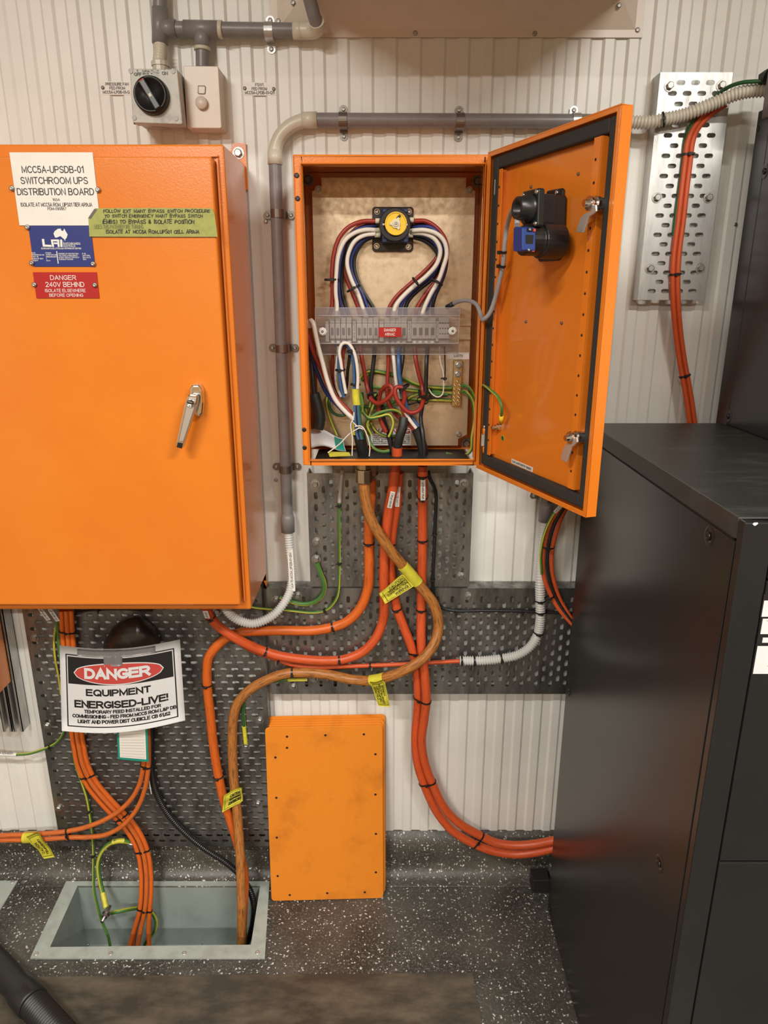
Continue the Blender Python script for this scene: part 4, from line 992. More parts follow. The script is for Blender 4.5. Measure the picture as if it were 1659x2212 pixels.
Lw = 'wires in the lower half of the open box'
W('power_wire', 'thick white wire sweeping down the left side of the open box', [(112, 260, .150), (122, 205, .160), (142, 225, .165), (165, 330, .165), (185, 420, .162), (225, 570), (272, 740), (332, 880), (420, 985), (492, 1052)], c5, .158, .0050, 'w_white', Lw)
W('power_wire', 'thick red wire beside the thick white wire at the left of the open box', [(100, 320, .150), (115, 370, .148), (155, 490, .146), (222, 640), (282, 780), (368, 895), (440, 970), (497, 1035)], c5, .144, .0050, 'w_red', Lw)
W('power_wire', 'blue wire curving behind the thick red wire at the left of the open box', [(118, 400, .13), (150, 560, .13), (200, 700), (260, 825), (330, 905), (420, 1000)], c5, .128, .0045, 'w_blue', Lw)
W('power_wire', 'black wire hanging down the left inside wall of the open box', [(108, 380, .125), (125, 520, .125), (142, 700), (150, 800), (165, 900)], c5, .128, .0050, 'w_black', Lw)
mb = MB(); P = catmull([at(*c5(*q), .128) for q in ((150, 830), (170, 900), (190, 980), (200, 1060), (185, 1130))]); mb.tube(P, .0125, 10, step=.012)
mb.add([at(*c5(*q), .128) for q in ((140, 850), (245, 1000), (250, 1060), (200, 1120), (170, 1135), (150, 1000))], [(0, 1, 2, 3, 4, 5)])
tag(mb.build('tape_wrap', M['heat'], recalc=False), 'ragged black tape wrapping around the wires in the lower left corner of the box', 'tape')
W('control_wire', 'thin dull red wire dropping from the leftmost terminals', [(312, 420, .10), (312, 500), (304, 620), (318, 740), (372, 855)], c5, .098, .0032, 'w_red', Lw)
W('control_wire', 'pale wire bending down behind the red white and blue loop', [(358, 430, .10), (345, 560), (335, 690), (350, 790), (382, 858)], c5, .108, .0033, 'w_white', Lw)
W('control_wire', 'black wire dropping from the fourth terminal of the leftmost cluster', [(458, 430, .10), (452, 540), (438, 640), (430, 760), (405, 860)], c5, .098, .0036, 'w_black', Lw)
W('control_wire', 'blue strand of the tall loop in front of the leftmost terminals', [(408, 862), (385, 780), (368, 640), (365, 520), (385, 430), (425, 410), (468, 470), (488, 560), (495, 680), (496, 790)], c5, .146, .0036, 'w_ltblue', Lw, [(376, 628, .010), (470, 462, .009)])
W('control_wire', 'white strand of the tall loop in front of the leftmost terminals', [(424, 830), (400, 700), (380, 560), (368, 470), (392, 405), (440, 400), (490, 470), (515, 570), (526, 690), (522, 790)], c5, .156, .0036, 'w_white', Lw)
W('control_wire', 'red strand of the tall loop in front of the leftmost terminals', [(412, 745), (398, 620), (400, 490), (425, 412), (462, 440), (492, 530), (508, 640), (512, 720), (512, 800)], c5, .136, .0036, 'w_red', Lw, [(505, 752, .010)])
W('power_wire', 'dark red wire from the second cluster swinging right into a ring', [(548, 430, .10), (556, 510), (580, 640), (604, 770), (640, 880, .125), (700, 915, .14), (768, 880, .15), (820, 815, .152), (806, 762, .15), (752, 775, .14), (712, 850, .12), (704, 950), (722, 1060), (768, 1160)], c5, .108, .0047, 'w_red', Lw, [(650, 850, .011)])
W('power_wire', 'black wire from the second cluster running down beside the dark red ring', [(670, 430, .10), (664, 520), (650, 640), (636, 760), (648, 860), (700, 900), (726, 960), (748, 1060), (790, 1180)], c5, .096, .0047, 'w_black', Lw)
W('power_wire', 'dull red wire dropping straight from the terminals under the red label', [(785, 430, .10), (786, 560), (778, 720), (776, 840), (795, 930), (845, 1000), (905, 1060)], c5, .098, .0045, 'w_red', Lw)
W('power_wire', 'bright red wire forming the big U below the rightmost cluster', [(1010, 430, .10), (1020, 540), (1048, 670), (1078, 790), (1080, 900, .13), (1040, 975, .145), (965, 992, .15), (895, 930, .152), (845, 845, .152), (852, 780, .15), (895, 775, .15), (925, 850, .148), (905, 940, .144)], c5, .108, .0049, 'w_red', Lw, [(920, 775, .012), (1078, 890, .012)])
W('power_wire', 'white wire dropping from the cluster under the red label', [(820, 430, .10), (834, 560), (846, 680), (862, 790), (880, 870)], c5, .110, .0044, 'w_white', Lw)
W('power_wire', 'blue wire dropping from the cluster under the red label', [(874, 430, .10), (874, 560), (880, 680), (898, 780), (930, 900), (960, 1000), (1040, 1110)], c5, .118, .0046, 'w_ltblue', Lw)
W('power_wire', 'black wire dropping from the cluster under the red label', [(912, 430, .10), (904, 560), (886, 680), (890, 790), (936, 880), (938, 960), (920, 1060)], c5, .108, .0046, 'w_black', Lw)
W('power_wire', 'long black wire from the rightmost cluster down to the floor of the box', [(1122, 430, .10), (1112, 560), (1108, 700), (1102, 830), (1078, 930), (1062, 1040), (1078, 1160, .13), (1092, 1300, .135), (1092, 1372, .135)], c5, .115, .0047, 'w_black', Lw)
W('power_wire', 'dull red wire entering the right black sleeve at the box floor', [(912, 890), (905, 960), (940, 1060), (1000, 1140)], c5, .128, .0040, 'w_red', Lw)
W('power_wire', 'white wire entering the right black sleeve at the box floor', [(930, 990), (965, 1050), (1022, 1125)], c5, .138, .0040, 'w_white', Lw)
# sleeves and cable ends through the box floor
def sleeve(name, label, pts, off, r, mk, conv=c5, cat='cable sleeve', parent=None, n=14):
    P = catmull([at(*conv(q[0], q[1]), q[2] if len(q) > 2 else off) for q in pts]); mb = MB(); mb.tube(P, r, n)
    o = mb.build(name, M[mk], parent, recalc=False)
    if parent is None: tag(o, label, cat, 'black sleeves on the cable ends')
    return o
sleeve('cable_sleeve', 'wide black sleeve on the wires rising from the box floor at the left', [(535, 1175, .150), (560, 1280, .14), (575, 1362, .13)], .14, .0135, 'heat')
sleeve('cable_sleeve', 'slim black sleeve left of the orange cable end in the box', [(790, 1180), (808, 1260), (820, 1350)], .112, .0065, 'heat')
sleeve('cable_sleeve', 'black sleeve just above the orange cable end in the box', [(920, 1035, .135), (908, 1120, .14), (880, 1200, .14), (862, 1285, .135)], .14, .0105, 'heat')
sleeve('cable_sleeve', 'black sleeve at the right of the orange cable end in the box', [(1020, 1125), (1050, 1200), (1075, 1280), (1085, 1362)], .116, .0115, 'heat')
mb = MB(); P = catmull([at(*c5(*q), .150) for q in ((510, 1180), (514, 1060), (516, 930), (508, 860), (506, 790))]); mb.tube(P, .0085, 12)
o = mb.build('wire_wrap', M['tag_yellow'], recalc=False); tag(o, 'yellow tape wrapped round the wire bundle left of centre in the box', 'tape')
for dx, mk, nm in ((-16, 'w_ltblue', 'blue'), (0, 'w_black', 'black'), (15, 'w_ltblue', 'rightmost blue'), (27, 'w_dkgreen', 'dark green')):
    W('control_wire', f'{nm} wire below the yellow tape wrap, going into the wide black sleeve', [(512 + dx * .8, 930), (518 + dx, 1050), (532 + dx, 1175), (545 + dx * .8, 1220)], c5, .160, .0032, mk, Lw)
Gw = 'green and yellow earth wires in the open box'
W('earth_wire', 'green-yellow earth wire arching highest across the box to the earth bar', [(545, 700, .09), (580, 655), (640, 636), (760, 652), (900, 695), (1010, 745), (1120, 772), (1225, 778), (1330, 778)], c5, .088, .0036, 'gy', Gw, twist=20)
W('earth_wire', 'second green-yellow earth wire arching just below the highest one', [(560, 720, .09), (640, 655), (780, 665), (920, 715), (1040, 765), (1150, 790), (1325, 792)], c5, .082, .0034, 'gy', Gw, twist=18)
W('earth_wire', 'green-yellow earth wire running level to the middle of the earth bar', [(640, 772, .09), (760, 785), (900, 798), (1030, 805), (1160, 815), (1325, 832)], c5, .089, .0036, 'gy', Gw, [(1145, 825, .007)], twist=22)
W('earth_wire', 'lowest green-yellow earth wire entering the earth bar', [(600, 1180, .09), (612, 1090), (660, 1020), (760, 930), (940, 880), (1100, 885), (1325, 888)], c5, .087, .0034, 'gy', Gw, twist=16)
W('earth_wire', 'green-yellow earth wire rising steeply to join the level one', [(930, 900), (970, 860), (1040, 835), (1150, 835), (1290, 838)], c5, .096, .0033, 'gy', Gw, [(1050, 825, .006)], twist=20)
W('earth_wire', 'green-yellow earth wire hooping over the orange cable end', [(640, 1180), (600, 1090), (640, 1030), (740, 985), (830, 972), (895, 1000), (918, 1050)], c5, .122, .0036, 'gy', Gw, twist=24)
W('earth_wire', 'green-yellow earth wire loop in front of the warning sticker', [(560, 985), (620, 1040), (700, 1030), (790, 1010), (826, 1070), (812, 1150), (790, 1200)], c5, .128, .0034, 'gy', Gw, twist=20)
W('earth_wire', 'green-yellow earth wire falling from the yellow tape across the warning sticker', [(560, 820), (572, 920), (620, 1040), (640, 1090), (680, 1150), (760, 1190), (850, 1190)], c5, .086, .0032, 'gy', Gw, twist=20)
W('earth_wire', 'green-yellow earth wire sagging along the floor of the box', [(625, 950, .09), (640, 880, .09), (700, 820, .09), (628, 1000, .1), (616, 1120, .11), (622, 1220, .12), (670, 1300), (740, 1325), (795, 1318)], c5, .13, .0034, 'gy', Gw, twist=20)
W('earth_wire', 'outer green-yellow earth wire curving down the right side of the box', [(1410, 760, .09), (1465, 772), (1512, 850), (1530, 980), (1522, 1150), (1532, 1290), (1540, 1348)], c5, .10, .0036, 'gy', Gw, twist=14)
W('earth_wire', 'inner green-yellow earth wire curving down the right side and back along the box floor', [(1410, 815, .09), (1455, 822), (1505, 900), (1520, 1040), (1500, 1200), (1492, 1310), (1450, 1352), (1350, 1358), (1275, 1342)], c5, .112, .0036, 'gy', Gw, twist=14)
W('earth_wire', 'yellow-green wire curving down the left of the box', [(300, 830, .09), (262, 860), (262, 950), (295, 1060), (350, 1185)], c5, .096, .0034, 'gy', Gw, twist=6)
W('earth_wire', 'green wire hooking round at the left of the box', [(292, 860, .1), (280, 920), (310, 990), (370, 1018), (425, 1012)], c5, .104, .0032, 'w_dkgreen', Gw)
W('earth_wire', 'short green-yellow hook to the right of the yellow tape wrap', [(520, 800), (552, 860), (562, 930), (556, 985)], c5, .150, .0032, 'gy', Gw, twist=12)
W('control_wire', 'dark cable with black ties crossing behind the dark red ring', [(560, 938), (660, 950), (760, 955), (850, 945)], c5, .090, .0030, 'w_dkgreen', Lw, [(740, 950, .006)])
W('control_wire', 'thin black wire from the narrow terminals', [(1265, 430, .11), (1268, 540), (1270, 640), (1262, 740)], c5, .104, .0016, 'w_black', Lw, [(1266, 700, .004)])
W('control_wire', 'thin white wire from the narrow terminals curling left', [(1222, 430, .11), (1230, 560), (1255, 650), (1258, 760), (1245, 840), (1205, 860), (1160, 835), (1130, 790)], c5, .108, .0016, 'w_white', Lw)
W('control_wire', 'thin black wire curving to the earth bar below the green ones', [(900, 940), (1000, 915), (1090, 890), (1180, 862), (1290, 850)], c5, .094, .0018, 'w_black', Lw)
W('tie_string', 'thin white string hanging straight down over the left black sleeve', [(492, 990), (490, 1040), (465, 1090), (478, 1200), (476, 1362)], c5, .178, .0013, 'w_white', 'white strings in the box')
W('tie_string', 'thin white string crossing the lower left corner of the box', [(270, 1335), (370, 1260), (460, 1170), (560, 1120), (580, 1140), (520, 1108), (470, 1060)], c5, .172, .0013, 'w_white', 'white strings in the box')
W('tie_string', 'thin white string falling over the front edge of the box floor', [(500, 1110), (560, 1110), (605, 1190), (628, 1290), (622, 1365)], c5, .176, .0013, 'w_white', 'white strings in the box')
# earth lead and grey control cable to the door
o, P, T = cable('earth_lead', 'green-yellow earth lead bridging from the box to the stud on its door', 'wire',
      None, 0, .0030, [M['w_green'], M['w_yellow']], stripe=1, twist=14, pts=[at(1039, 840, .19), at(1031, 834, .205), at(1040, 832, .232), dpt(1060, 843, .035), dpt(1076, 858, .03), dpt(1084, 880, .028), dpt(1083, 898, .022), dpt(1082, 916, .014)])
mb = MB(); mb.cyl(dpt(1083, 898, .022), dpt(1082.5, 913, .016), .0042, 12); mb.build('cable_lug', M['yellow'], o)
o, P, T = cable('control_cable', 'grey control cable from the terminals across the hinge to the door mechanism', 'cable', None, 0, .0042, [M['w_grey']],
      pts=[at(962, 664, .10), at(975, 658, .11), at(995, 650, .15), at(1015, 650, .19), at(1031, 660, .225), at(1040, 684, .25), dpt(1045, 690, .035), dpt(1057, 678, .03), dpt(1068, 650, .026), dpt(1078, 612, .026), dpt(1087, 570, .026), dpt(1090, 530, .028), dpt(1094, 495, .03), dpt(1103, 462, .05), dpt(1110, 452, .075), dpt(1116, 462, .09), dpt(1117, 486, .10)],
      ties=[(1087, 545, .0055, HN), (1085, 575, .0055, HN)])
mb = MB(); mb.cyl(at(966, 663, .104), at(979, 656.5, .12), .0052, 12); mb.build('heatshrink_end', M['heat'], o)
# papers left in the bottom of the box
mb = MB(); bl = lambda a, b: Vector((0, -.012 * math.sin(b * 3.1), .006 * math.sin(a * 5)))
S = Surf(at(*c5(130, 1295), .16), at(*c5(425, 1300), .15), at(*c5(400, 1195), .10), at(*c5(125, 1135), .10), bulge=bl); mb.slab(S, .0008, 0, 8, 6)
mb.rect(S, .72, .98, .05, .95, .0006, 1, 4, 6)
tag(mb.build('paper_tag', [M['paper'], M['teal']], recalc=False), 'crumpled white paper tag with teal edge lying in the lower left of the open box', 'paper tag')
mb = MB(); S = Surf(at(*c5(285, 1368), .19), at(*c5(465, 1360), .18), at(*c5(450, 1330), .16), at(*c5(268, 1325), .16)); mb.slab(S, .0006, 0)
tag(mb.build('paper_tag', [M['tag_yellow'], M['ink']]), 'yellow slip lying on the front edge of the open box floor', 'paper tag')

# ================================================================ conduits on the wall
CO_ = .030; CR = .0138
def saddle(px, py, vertical, label, light=False):
    t = thing('conduit_saddle', label, 'conduit clip', at(px, py, .003), 'conduit saddles')
    c = at(px, py, CO_); mk = M['galv_light'] if light else M['dark_steel']
    ax = UP if vertical else RT; ac = RT if vertical else UP
    mb = MB(); n = 12; pr = []
    for k in range(n + 1):
        a = math.pi * k / n; pr.append((-math.cos(a) * (CR + .0008), math.sin(a) * (CR + .0008)))
    outl = [(-.030, -CO_ + .004)] + [(-(CR + .0008), -CO_ + .004)] + pr + [(CR + .0008, -CO_ + .004), (.030, -CO_ + .004)]
    outl2 = [(-.030, -CO_ + .0055), (-(CR + .0024), -CO_ + .0055)] + [(p[0] * 1.11, p[1] * 1.11) for p in pr] + [(CR + .0024, -CO_ + .0055), (.030, -CO_ + .0055)]
    pts = [c + ac * a + OUT * b for a, b in outl]; pt2 = [c + ac * a + OUT * b for a, b in outl2]
    m = len(pts); wv = ax * .0085
    vs = [p - wv for p in pts] + [p + wv for p in pts] + [p - wv for p in pt2] + [p + wv for p in pt2]
    fs = []
    for i in range(m - 1):
        fs += [(i, i + 1, m + i + 1, m + i), (2 * m + i, 3 * m + i, 3 * m + i + 1, 2 * m + i + 1), (i, 2 * m + i, 2 * m + i + 1, i + 1), (m + i, m + i + 1, 3 * m + i + 1, 3 * m + i)]
    mb.add(vs, fs); mb.build('strap', mk, t)
    for sg in (-1, 1):
        mb = MB(); q = c + ac * (sg * .026) - OUT * (CO_ - .0058)
        mb.lathe([(-.004, .0085), (.0006, .0085)], q, OUT, 16); mb.build('strap_end', mk, t)
        mb = MB(); mb.lathe([(0, .0052), (.001, .0052)], q, OUT, 14); mb.screw(q, OUT, .0046, .004); mb.build('screw', M['steel'], t)
run = thing('conduit_run', 'grey electrical conduit bending from a horizontal run down beside the left cabinet', 'conduit', at(620, 1140, CO_))
def pipe(mb, pts, r=CR, n=20, step=.01, mi=0): mb.tube(pts, r, n, mi, step=step)
mb = MB(); pipe(mb, [at(672, 259, CO_), at(1290, 262, CO_)], step=.1); pipe(mb, [at(594, 345, CO_), at(608, 760, CO_), at(621, 1118, CO_)], step=.05); mb.build('pipe', M['pvc'], run, recalc=False)
EC = catmull([at(683, 259, CO_), at(655, 261, CO_), at(628, 272, CO_), at(607, 292, CO_), at(596, 318, CO_), at(594, 354, CO_)])
mb = MB(); pipe(mb, EC, CR * 1.04); mb.build('elbow', M['pvc_cream'], run, recalc=False)
mb = MB(); mb.cyl(at(685, 259, CO_), at(652, 260, CO_), CR * 1.14, 20); mb.build('socket', M['pvc_cream'], run)
mb = MB(); mb.cyl(at(594.5, 356, CO_), at(594, 325, CO_), CR * 1.14, 20); mb.build('socket', M['pvc_cream'], run)
mb = MB(); a = at(621, 1116, CO_); b = at(622, 1149, CO_ + .003)
mb.lathe([(-.008, CR * 1.02), (.003, CR * 1.25), ((b - a).length, CR * 1.25), ((b - a).length, CR * .9)], a, b - a, 20); mb.build('coupling', M['pvc'], run)
o, P, T = cable('flexible_conduit', 'pale grey ribbed hose curving from the coupling under the left cabinet', 'conduit',
                [(622, 1143, .033), (626, 1190, .036), (631, 1237, .045), (627, 1275, .06), (613, 1303, .075), (592, 1327, .088), (566, 1342, .096), (543, 1347, .098), (519, 1341, .102), (499, 1328, .108), (487, 1312, .112), (484, 1296, .115)], .1, .0118, [M['flex_grey']], n=18, rib=.0062)
marker(o, P, T, 627, 1230, .105, 'JAA-70-MCC5A_UPSDB-01-Q0A', .0118, .014)
for px, py, lb in ((600, 462, 'upper dark saddle on the upright conduit beside the left cabinet'), (610, 753, 'middle dark saddle on the upright conduit beside the left cabinet'), (617, 1013, 'lowest dark saddle on the upright conduit beside the left cabinet')):
    saddle(px, py, True, lb)
for px, py, lb, lg in ((741, 260, 'left dark saddle on the long horizontal conduit', 0), (993.5, 262, 'middle dark saddle on the long horizontal conduit', 0), (1244, 262, 'bright saddle on the horizontal conduit just above the open orange door', 1)):
    saddle(px, py, False, lb, lg)
cable('flexible_conduit', 'cream ribbed hose rising from behind the open door to the upper right edge', 'conduit',
      [(1282, 263, .030), (1330, 264, .034), (1362, 264, .045), (1402, 264, .060), (1435, 258, .068), (1475, 249, .075), (1511, 236, .085), (1554, 218, .095), (1583, 206, .105), (1612, 198, .115), (1659, 194, .13), (1720, 192, .15)], .06, .0132, [M['flex_cream']], ties=[(1433, 258)], n=18, rib=.0066)
# right-hand upright conduit behind the door, with its ribbed hose
rc = thing('conduit_run', 'short grey conduit stub with coupling just below the open orange door', 'conduit', at(1178, 1125, CO_))
mb = MB(); pipe(mb, [at(1186, 900, CO_), at(1179, 1100, CO_)], step=.05); mb.build('pipe', M['pvc'], rc, recalc=False)
mb = MB(); mb.lathe([(0, CR * 1.02), (.006, CR * 1.22), (.045, CR * 1.22), (.045, CR * .9)], at(1179.5, 1088, CO_), at(1178, 1125, CO_) - at(1179.5, 1088, CO_), 20); mb.build('coupling', M['pvc'], rc)
saddle(1180, 1076, True, 'saddle on the short conduit stub below the open door')
cable('flexible_conduit', 'pale ribbed hose dropping beside the charcoal cabinet and turning left along the tray', 'conduit',
      [(1178, 1122, .030), (1176, 1150, .032), (1171, 1200, .045), (1167, 1250, .070), (1167, 1300, .073), (1167, 1340, .073), (1160, 1375, .068), (1142, 1400, .068), (1117, 1415, .068), (1080, 1423, .068), (1040, 1427, .068), (993, 1427, .068)], .068, .0125, [M['flex_grey']],
      ties=[(997, 1427), (1024, 1427), (1083, 1422), (1167, 1297), (1167, 1322), (1163, 1366)], n=18, rib=.0062)

# top-left conduit assembly, isolator and dimmer
top = thing('conduit_run', 'grey conduit with two tees above the isolator and fan switch at the upper left', 'conduit', at(345, 140, CO_))
TO2 = .032
mb = MB(); pipe(mb, [at(345.5, -60, TO2), at(345.5, 95, TO2)], step=.05); pipe(mb, [at(345, 62, TO2), at(650, 66, TO2)], step=.1); pipe(mb, [at(437, 62, TO2), at(437.5, 146, TO2)], step=.05); mb.build('pipe', M['pvc'], top, recalc=False)
mb = MB()
def sock(a, b, k=1.16): mb.cyl(at(*a, TO2), at(*b, TO2), CR * k, 20)
sock((345.5, 18), (345.5, 95)); sock((345.5, 61), (381, 62)); sock((398, 62.5), (480, 64)); sock((437, 62), (437.5, 107), 1.14)
mb.build('tee', M['pvc'], top)
for q in (((436.8, 102), (437, 110), 1.22), ((472, 64), (481, 64.3), 1.2), ((633, 66), (657, 66.5))):
    mb = MB(); sock(*q); mb.build('collar', M['pvc_cream'], top)
mb = MB(); pipe(mb, catmull([at(650, 66, TO2), at(672, 66, TO2 + .004), at(685, 60, TO2 + .02), at(683, 46, TO2 + .035)]), CR * 1.15, step=.004); mb.build('elbow', M['pvc_cream'], top, recalc=False)
mb = MB(); pipe(mb, [at(684, 54, TO2 + .03), at(676, 25, TO2 + .045), at(664, -20, TO2 + .06)], CR * .95); mb.build('pipe', M['pvc'], top, recalc=False)
mb = MB(); mb.tube(catmull([at(346, 93, TO2), at(346, 115, .04), at(344, 138, .05)]), CR * .98, 18, 0, rib=.0062); mb.build('flexible_neck', M['pvc_cream'], top, recalc=False)
saddle(581, 66.5, False, 'saddle on the grey conduit near the top edge beside the duct', True)

def k2(x, y): return (210 + x / 4.147, 120 + y / 4.147)
iso = thing('isolator_switch', 'worn grey isolator switch box with big round black knob reading OFF and ON', 'switch', at(340, 285, .0))
mb = MB()
IO = .100
mb.prism([at(*k2(*p), IO - .036) for p in ((310, 140), (740, 140), (790, 605), (345, 605))], Vector((0, IO - .040, 0)))
mb.build('back_box', M['iso_side'], iso, bevel=.005)
mb = MB(); pprism(mb, [k2(*p) for p in ((290, 122), (300, 117), (705, 120), (718, 128), (765, 606), (755, 616), (330, 602), (318, 592))], IO, .030); mb.build('lid', M['iso_grey'], iso, bevel=.002)
mb = MB(); pprism(mb, [k2(*p) for p in ((296, 130), (722, 135), (768, 622), (326, 612))], IO - .030, .006); mb.build('gasket', M['black_matt'], iso)
kc = at(*k2(494, 364), IO); mb = MB(); mb.lathe([(0, .0350), (.009, .0345), (.0165, .0325), (.0175, .029), (.012, .027), (.011, .0005)], kc, OUT, 40, 0); knob = mb.build('knob', M['black'], iso); ORG[knob.name] = ORG[iso.name]
dk = (at(*k2(540, 500), IO) - at(*k2(385, 240), IO)).normalized()
sd = dk.cross(OUT).normalized()
mb = MB(); mb.cbox(kc + OUT * .0135, dk * .062, OUT * .014, sd * .015); mb.build('grip', M['black'], knob, bevel=.003)
mb = MB(); mb.cbox(kc + OUT * .0206 - dk * .027, dk * .002, OUT * .0006, sd * .011); mb.build('red_pointer', M['sign_red'], knob)
mb = MB(); mb.cbox(kc + OUT * .0206 + dk * .003, dk * .006, OUT * .0006, sd * .005); mb.build('badge', M['ivory'], knob)
S = Surf(at(*k2(320, 595), IO + .0004), at(*k2(760, 610), IO + .0004), at(*k2(715, 122), IO + .0004), at(*k2(292, 120), IO + .0004)); mb = MB()
def kb(x0, y0, x1, y1): return (*k2(x0, y0), *k2(x1, y1))
for txt, bb, bo in (('OFF', (328, 154, 400, 186), .03), ('ON', (592, 154, 648, 186), .03), ('0', (356, 130, 368, 147), .02), ('I', (616, 130, 620, 147), .02), ('CLIPSAL', (406, 136, 482, 156), .01), ('500V 20A', (408, 160, 472, 176), .01), ('20A', (486, 136, 512, 148), 0), ('IP66', (488, 162, 504, 174), 0), ('M180', (540, 140, 566, 150), 0), ('AC21', (540, 158, 566, 170), 0)):
    mb.text(S, txt, *S.bb(*kb(*bb)), .0004, 0, bo)
mb.rect(S, *S.bb(*kb(508, 158, 536, 160)), .0003, 0)
mb.build('printing', [M['ink_grey']], iso)
for p in ((300, 140), (680, 140), (332, 558), (706, 562)):
    mb = MB(); mb.lathe([(0, .0048), (.0015, .0046)], at(*k2(*p), IO), OUT, 14); mb.build('screw', M['iso_side'], iso)
for x in (515, 690):
    mb = MB(); q = at(*k2(x, 668), .055); zb = at(345 / 4.147 + 210, 120 + 605 / 4.147, IO - .036).z; mb.lathe([(-.001, .013), (.004, .0125)], Vector((q.x, -.035, zb)), -UP, 18); mb.build('entry_plug', M['iso_side'], iso)
mb = MB(); q = at(*k2(560, 85), .055); zt2 = at(*k2(520, 140), IO - .036).z; mb.lathe([(-.004, .016), (.012, .016), (.012, .018), (.020, .018), (.022, .014)], Vector((q.x, -.050, zt2)), UP, 12, 0, False); mb.build('gland', M['pvc_cream'], iso)
ds = thing('dimmer_switch', 'tall beige wall switch with a small rocker and a round dimmer knob', 'switch', at(440, 280, 0))
mb = MB(); SO = .056
pprism(mb, [k2(*p) for p in ((772, 90), (1075, 94), (1085, 104), (1114, 640), (1102, 652), (810, 650), (804, 640), (770, 100))], SO, SO - .004)
mb.build('box', M['beige'], ds, bevel=.006, seg=3)
mb = MB(); pprism(mb, [k2(*p) for p in ((902, 268), (962, 268), (974, 280), (970, 340), (960, 348), (908, 346), (900, 336))], SO + .0006, .001); mb.build('rocker_frame', M['ink_grey'], ds)
mb = MB(); pprism(mb, [k2(*p) for p in ((906, 274), (958, 274), (967, 284), (964, 336), (956, 342), (912, 340), (905, 332))], SO + .003, .003); mb.build('rocker', M['beige'], ds, bevel=.001)
mb = MB(); mb.lathe([(0, .0125), (.009, .0120), (.0105, .0110), (.011, .0005)], at(*k2(940, 430), SO), OUT, 28); mb.build('dimmer_knob', M['beige'], ds)
def nameplate(tl, br, lines, label, screws):
    S = wall_rect(*tl, *br, .0048); mb = MB(); mb.slab(S, .0018, 0)
    for l, bb in lines: mb.text(S, l, *S.bb(*kb(*bb)), .0004, 1, .012)
    o = mb.build('name_plate', [M['label_white'], M['ink']]); tag(o, label, 'name plate', 'small engraved wall plates')
    for s_ in screws: m2 = MB(); m2.screw(at(*k2(*s_), .0048), OUT, .0036, .003); m2.build('screw', M['dark_steel'], o)
nameplate(k2(28, 232), k2(330, 352), [('PRESSURE FAN', (74, 242, 282, 270)), ('FED FROM', (110, 278, 250, 306)), ('MCC5A-LPDB-01-Q', (50, 314, 290, 342))], 'engraved pressure fan plate half hidden behind the isolator', [(50, 288)])
nameplate(k2(1305, 240), k2(1602, 358), [('FSW1', (1416, 248, 1488, 276)), ('FED FROM', (1384, 284, 1522, 312)), ('MCC5A-LPDB-01-Q11', (1322, 318, 1588, 348))], 'engraved FSW1 plate right of the dimmer switch', [(1322, 294), (1582, 300)])

# ================================================================ cables below
CB = 'orange power cables'
def gland(px, off, r, mk, label, l1=.018, l2=.022):
    q = at(px, 1010, off); z = EZ0 - .004; t = thing('cable_gland', label, 'cable gland', Vector((q.x, -off, z - l1 - l2)), 'cable glands under the open box')
    mb = MB(); mb.lathe([(0, r * .92), (l1, r * .92)], Vector((q.x, -off, z)), -UP, 6, 0, False); mb.build('hex_body', M[mk], t, bevel=.0008, seg=1)
    mb = MB(); mb.lathe([(l1, r * 1.12), (l1 + .002, r * 1.15), (l1 + l2, r * 1.15), (l1 + l2 + .004, r * .85)], Vector((q.x, -off, z)), -UP, 8, 0, False); mb.build('cap_nut', M[mk], t, bevel=.0008, seg=1)
gland(786, .135, .0165, 'nickel', 'large brass gland holding the grimy brown cable', .026, .030)
gland(800, .085, .0165, 'nickel', 'brass gland just behind the brown cable holding an orange cable', .024, .026)
gland(852, .125, .0145, 'nickel', 'small brass gland with the pair of red-orange cables under the box', .010, .006)
gland(913, .125, .0145, 'nickel', 'small brass gland at the right with the single red-orange cable', .008, .006)
A, P, T = cable('power_cable', 'orange cable dropping behind the brown cable, bending left then down into the floor pit', 'cable',
     [(802, 1036, .085), (801, 1062, .085), (798, 1110, .082), (797, 1160, .076), (797, 1225, .072), (794, 1273, .066), (776, 1317, .066), (747, 1344, .066), (718, 1355, .066), (675, 1362, .066), (617, 1362, .066), (563, 1363, .062), (523, 1366, .058), (497, 1374, .058), (470, 1394, .059), (451, 1420, .062), (447, 1450, .062), (449, 1498, .062), (454, 1540, .062), (460, 1600, .062), (469, 1660, .062), (484, 1730, .066), (502, 1785, .070), (518, 1840, .084), (528, 1895, .106), (527, 1940, .122), (524, 2000, .13), (523, 2060, .133)], .066, .0122, [M['c_orange']],
     [(797, 1173), (718, 1356), (447, 1478), (469, 1678)], CB, n=18)
B1, P, T = cable('power_cable', 'left red-orange cable of the pair under the box, swinging left into the big cabinet', 'cable',
     [(858, 966, .134), (857, 992, .131), (853, 1020, .128), (848, 1060, .115), (840, 1100, .094), (832, 1172, .089), (829, 1245, .086), (830, 1302, .076), (827, 1340, .066), (812, 1378, .068), (783, 1408, .070), (744, 1424, .072), (707, 1427, .072), (653, 1424, .072), (602, 1416, .073), (563, 1404, .076), (537, 1393, .086), (508, 1378, .097), (490, 1366, .100), (472, 1353, .103), (455, 1333, .11), (446, 1312, .13), (443, 1292, .14)], .07, .0118, [M['c_red']],
     [(573, 1407), (736, 1426), (454, 1331, .0125)], CB, n=18)
marker(B1, P, T, 852, 1072, .05, '(Q1 A01, UPSAL)', .0118, .011); marker(B1, P, T, 447, 1318, .03, 'UPSDB1', .0118, .012)
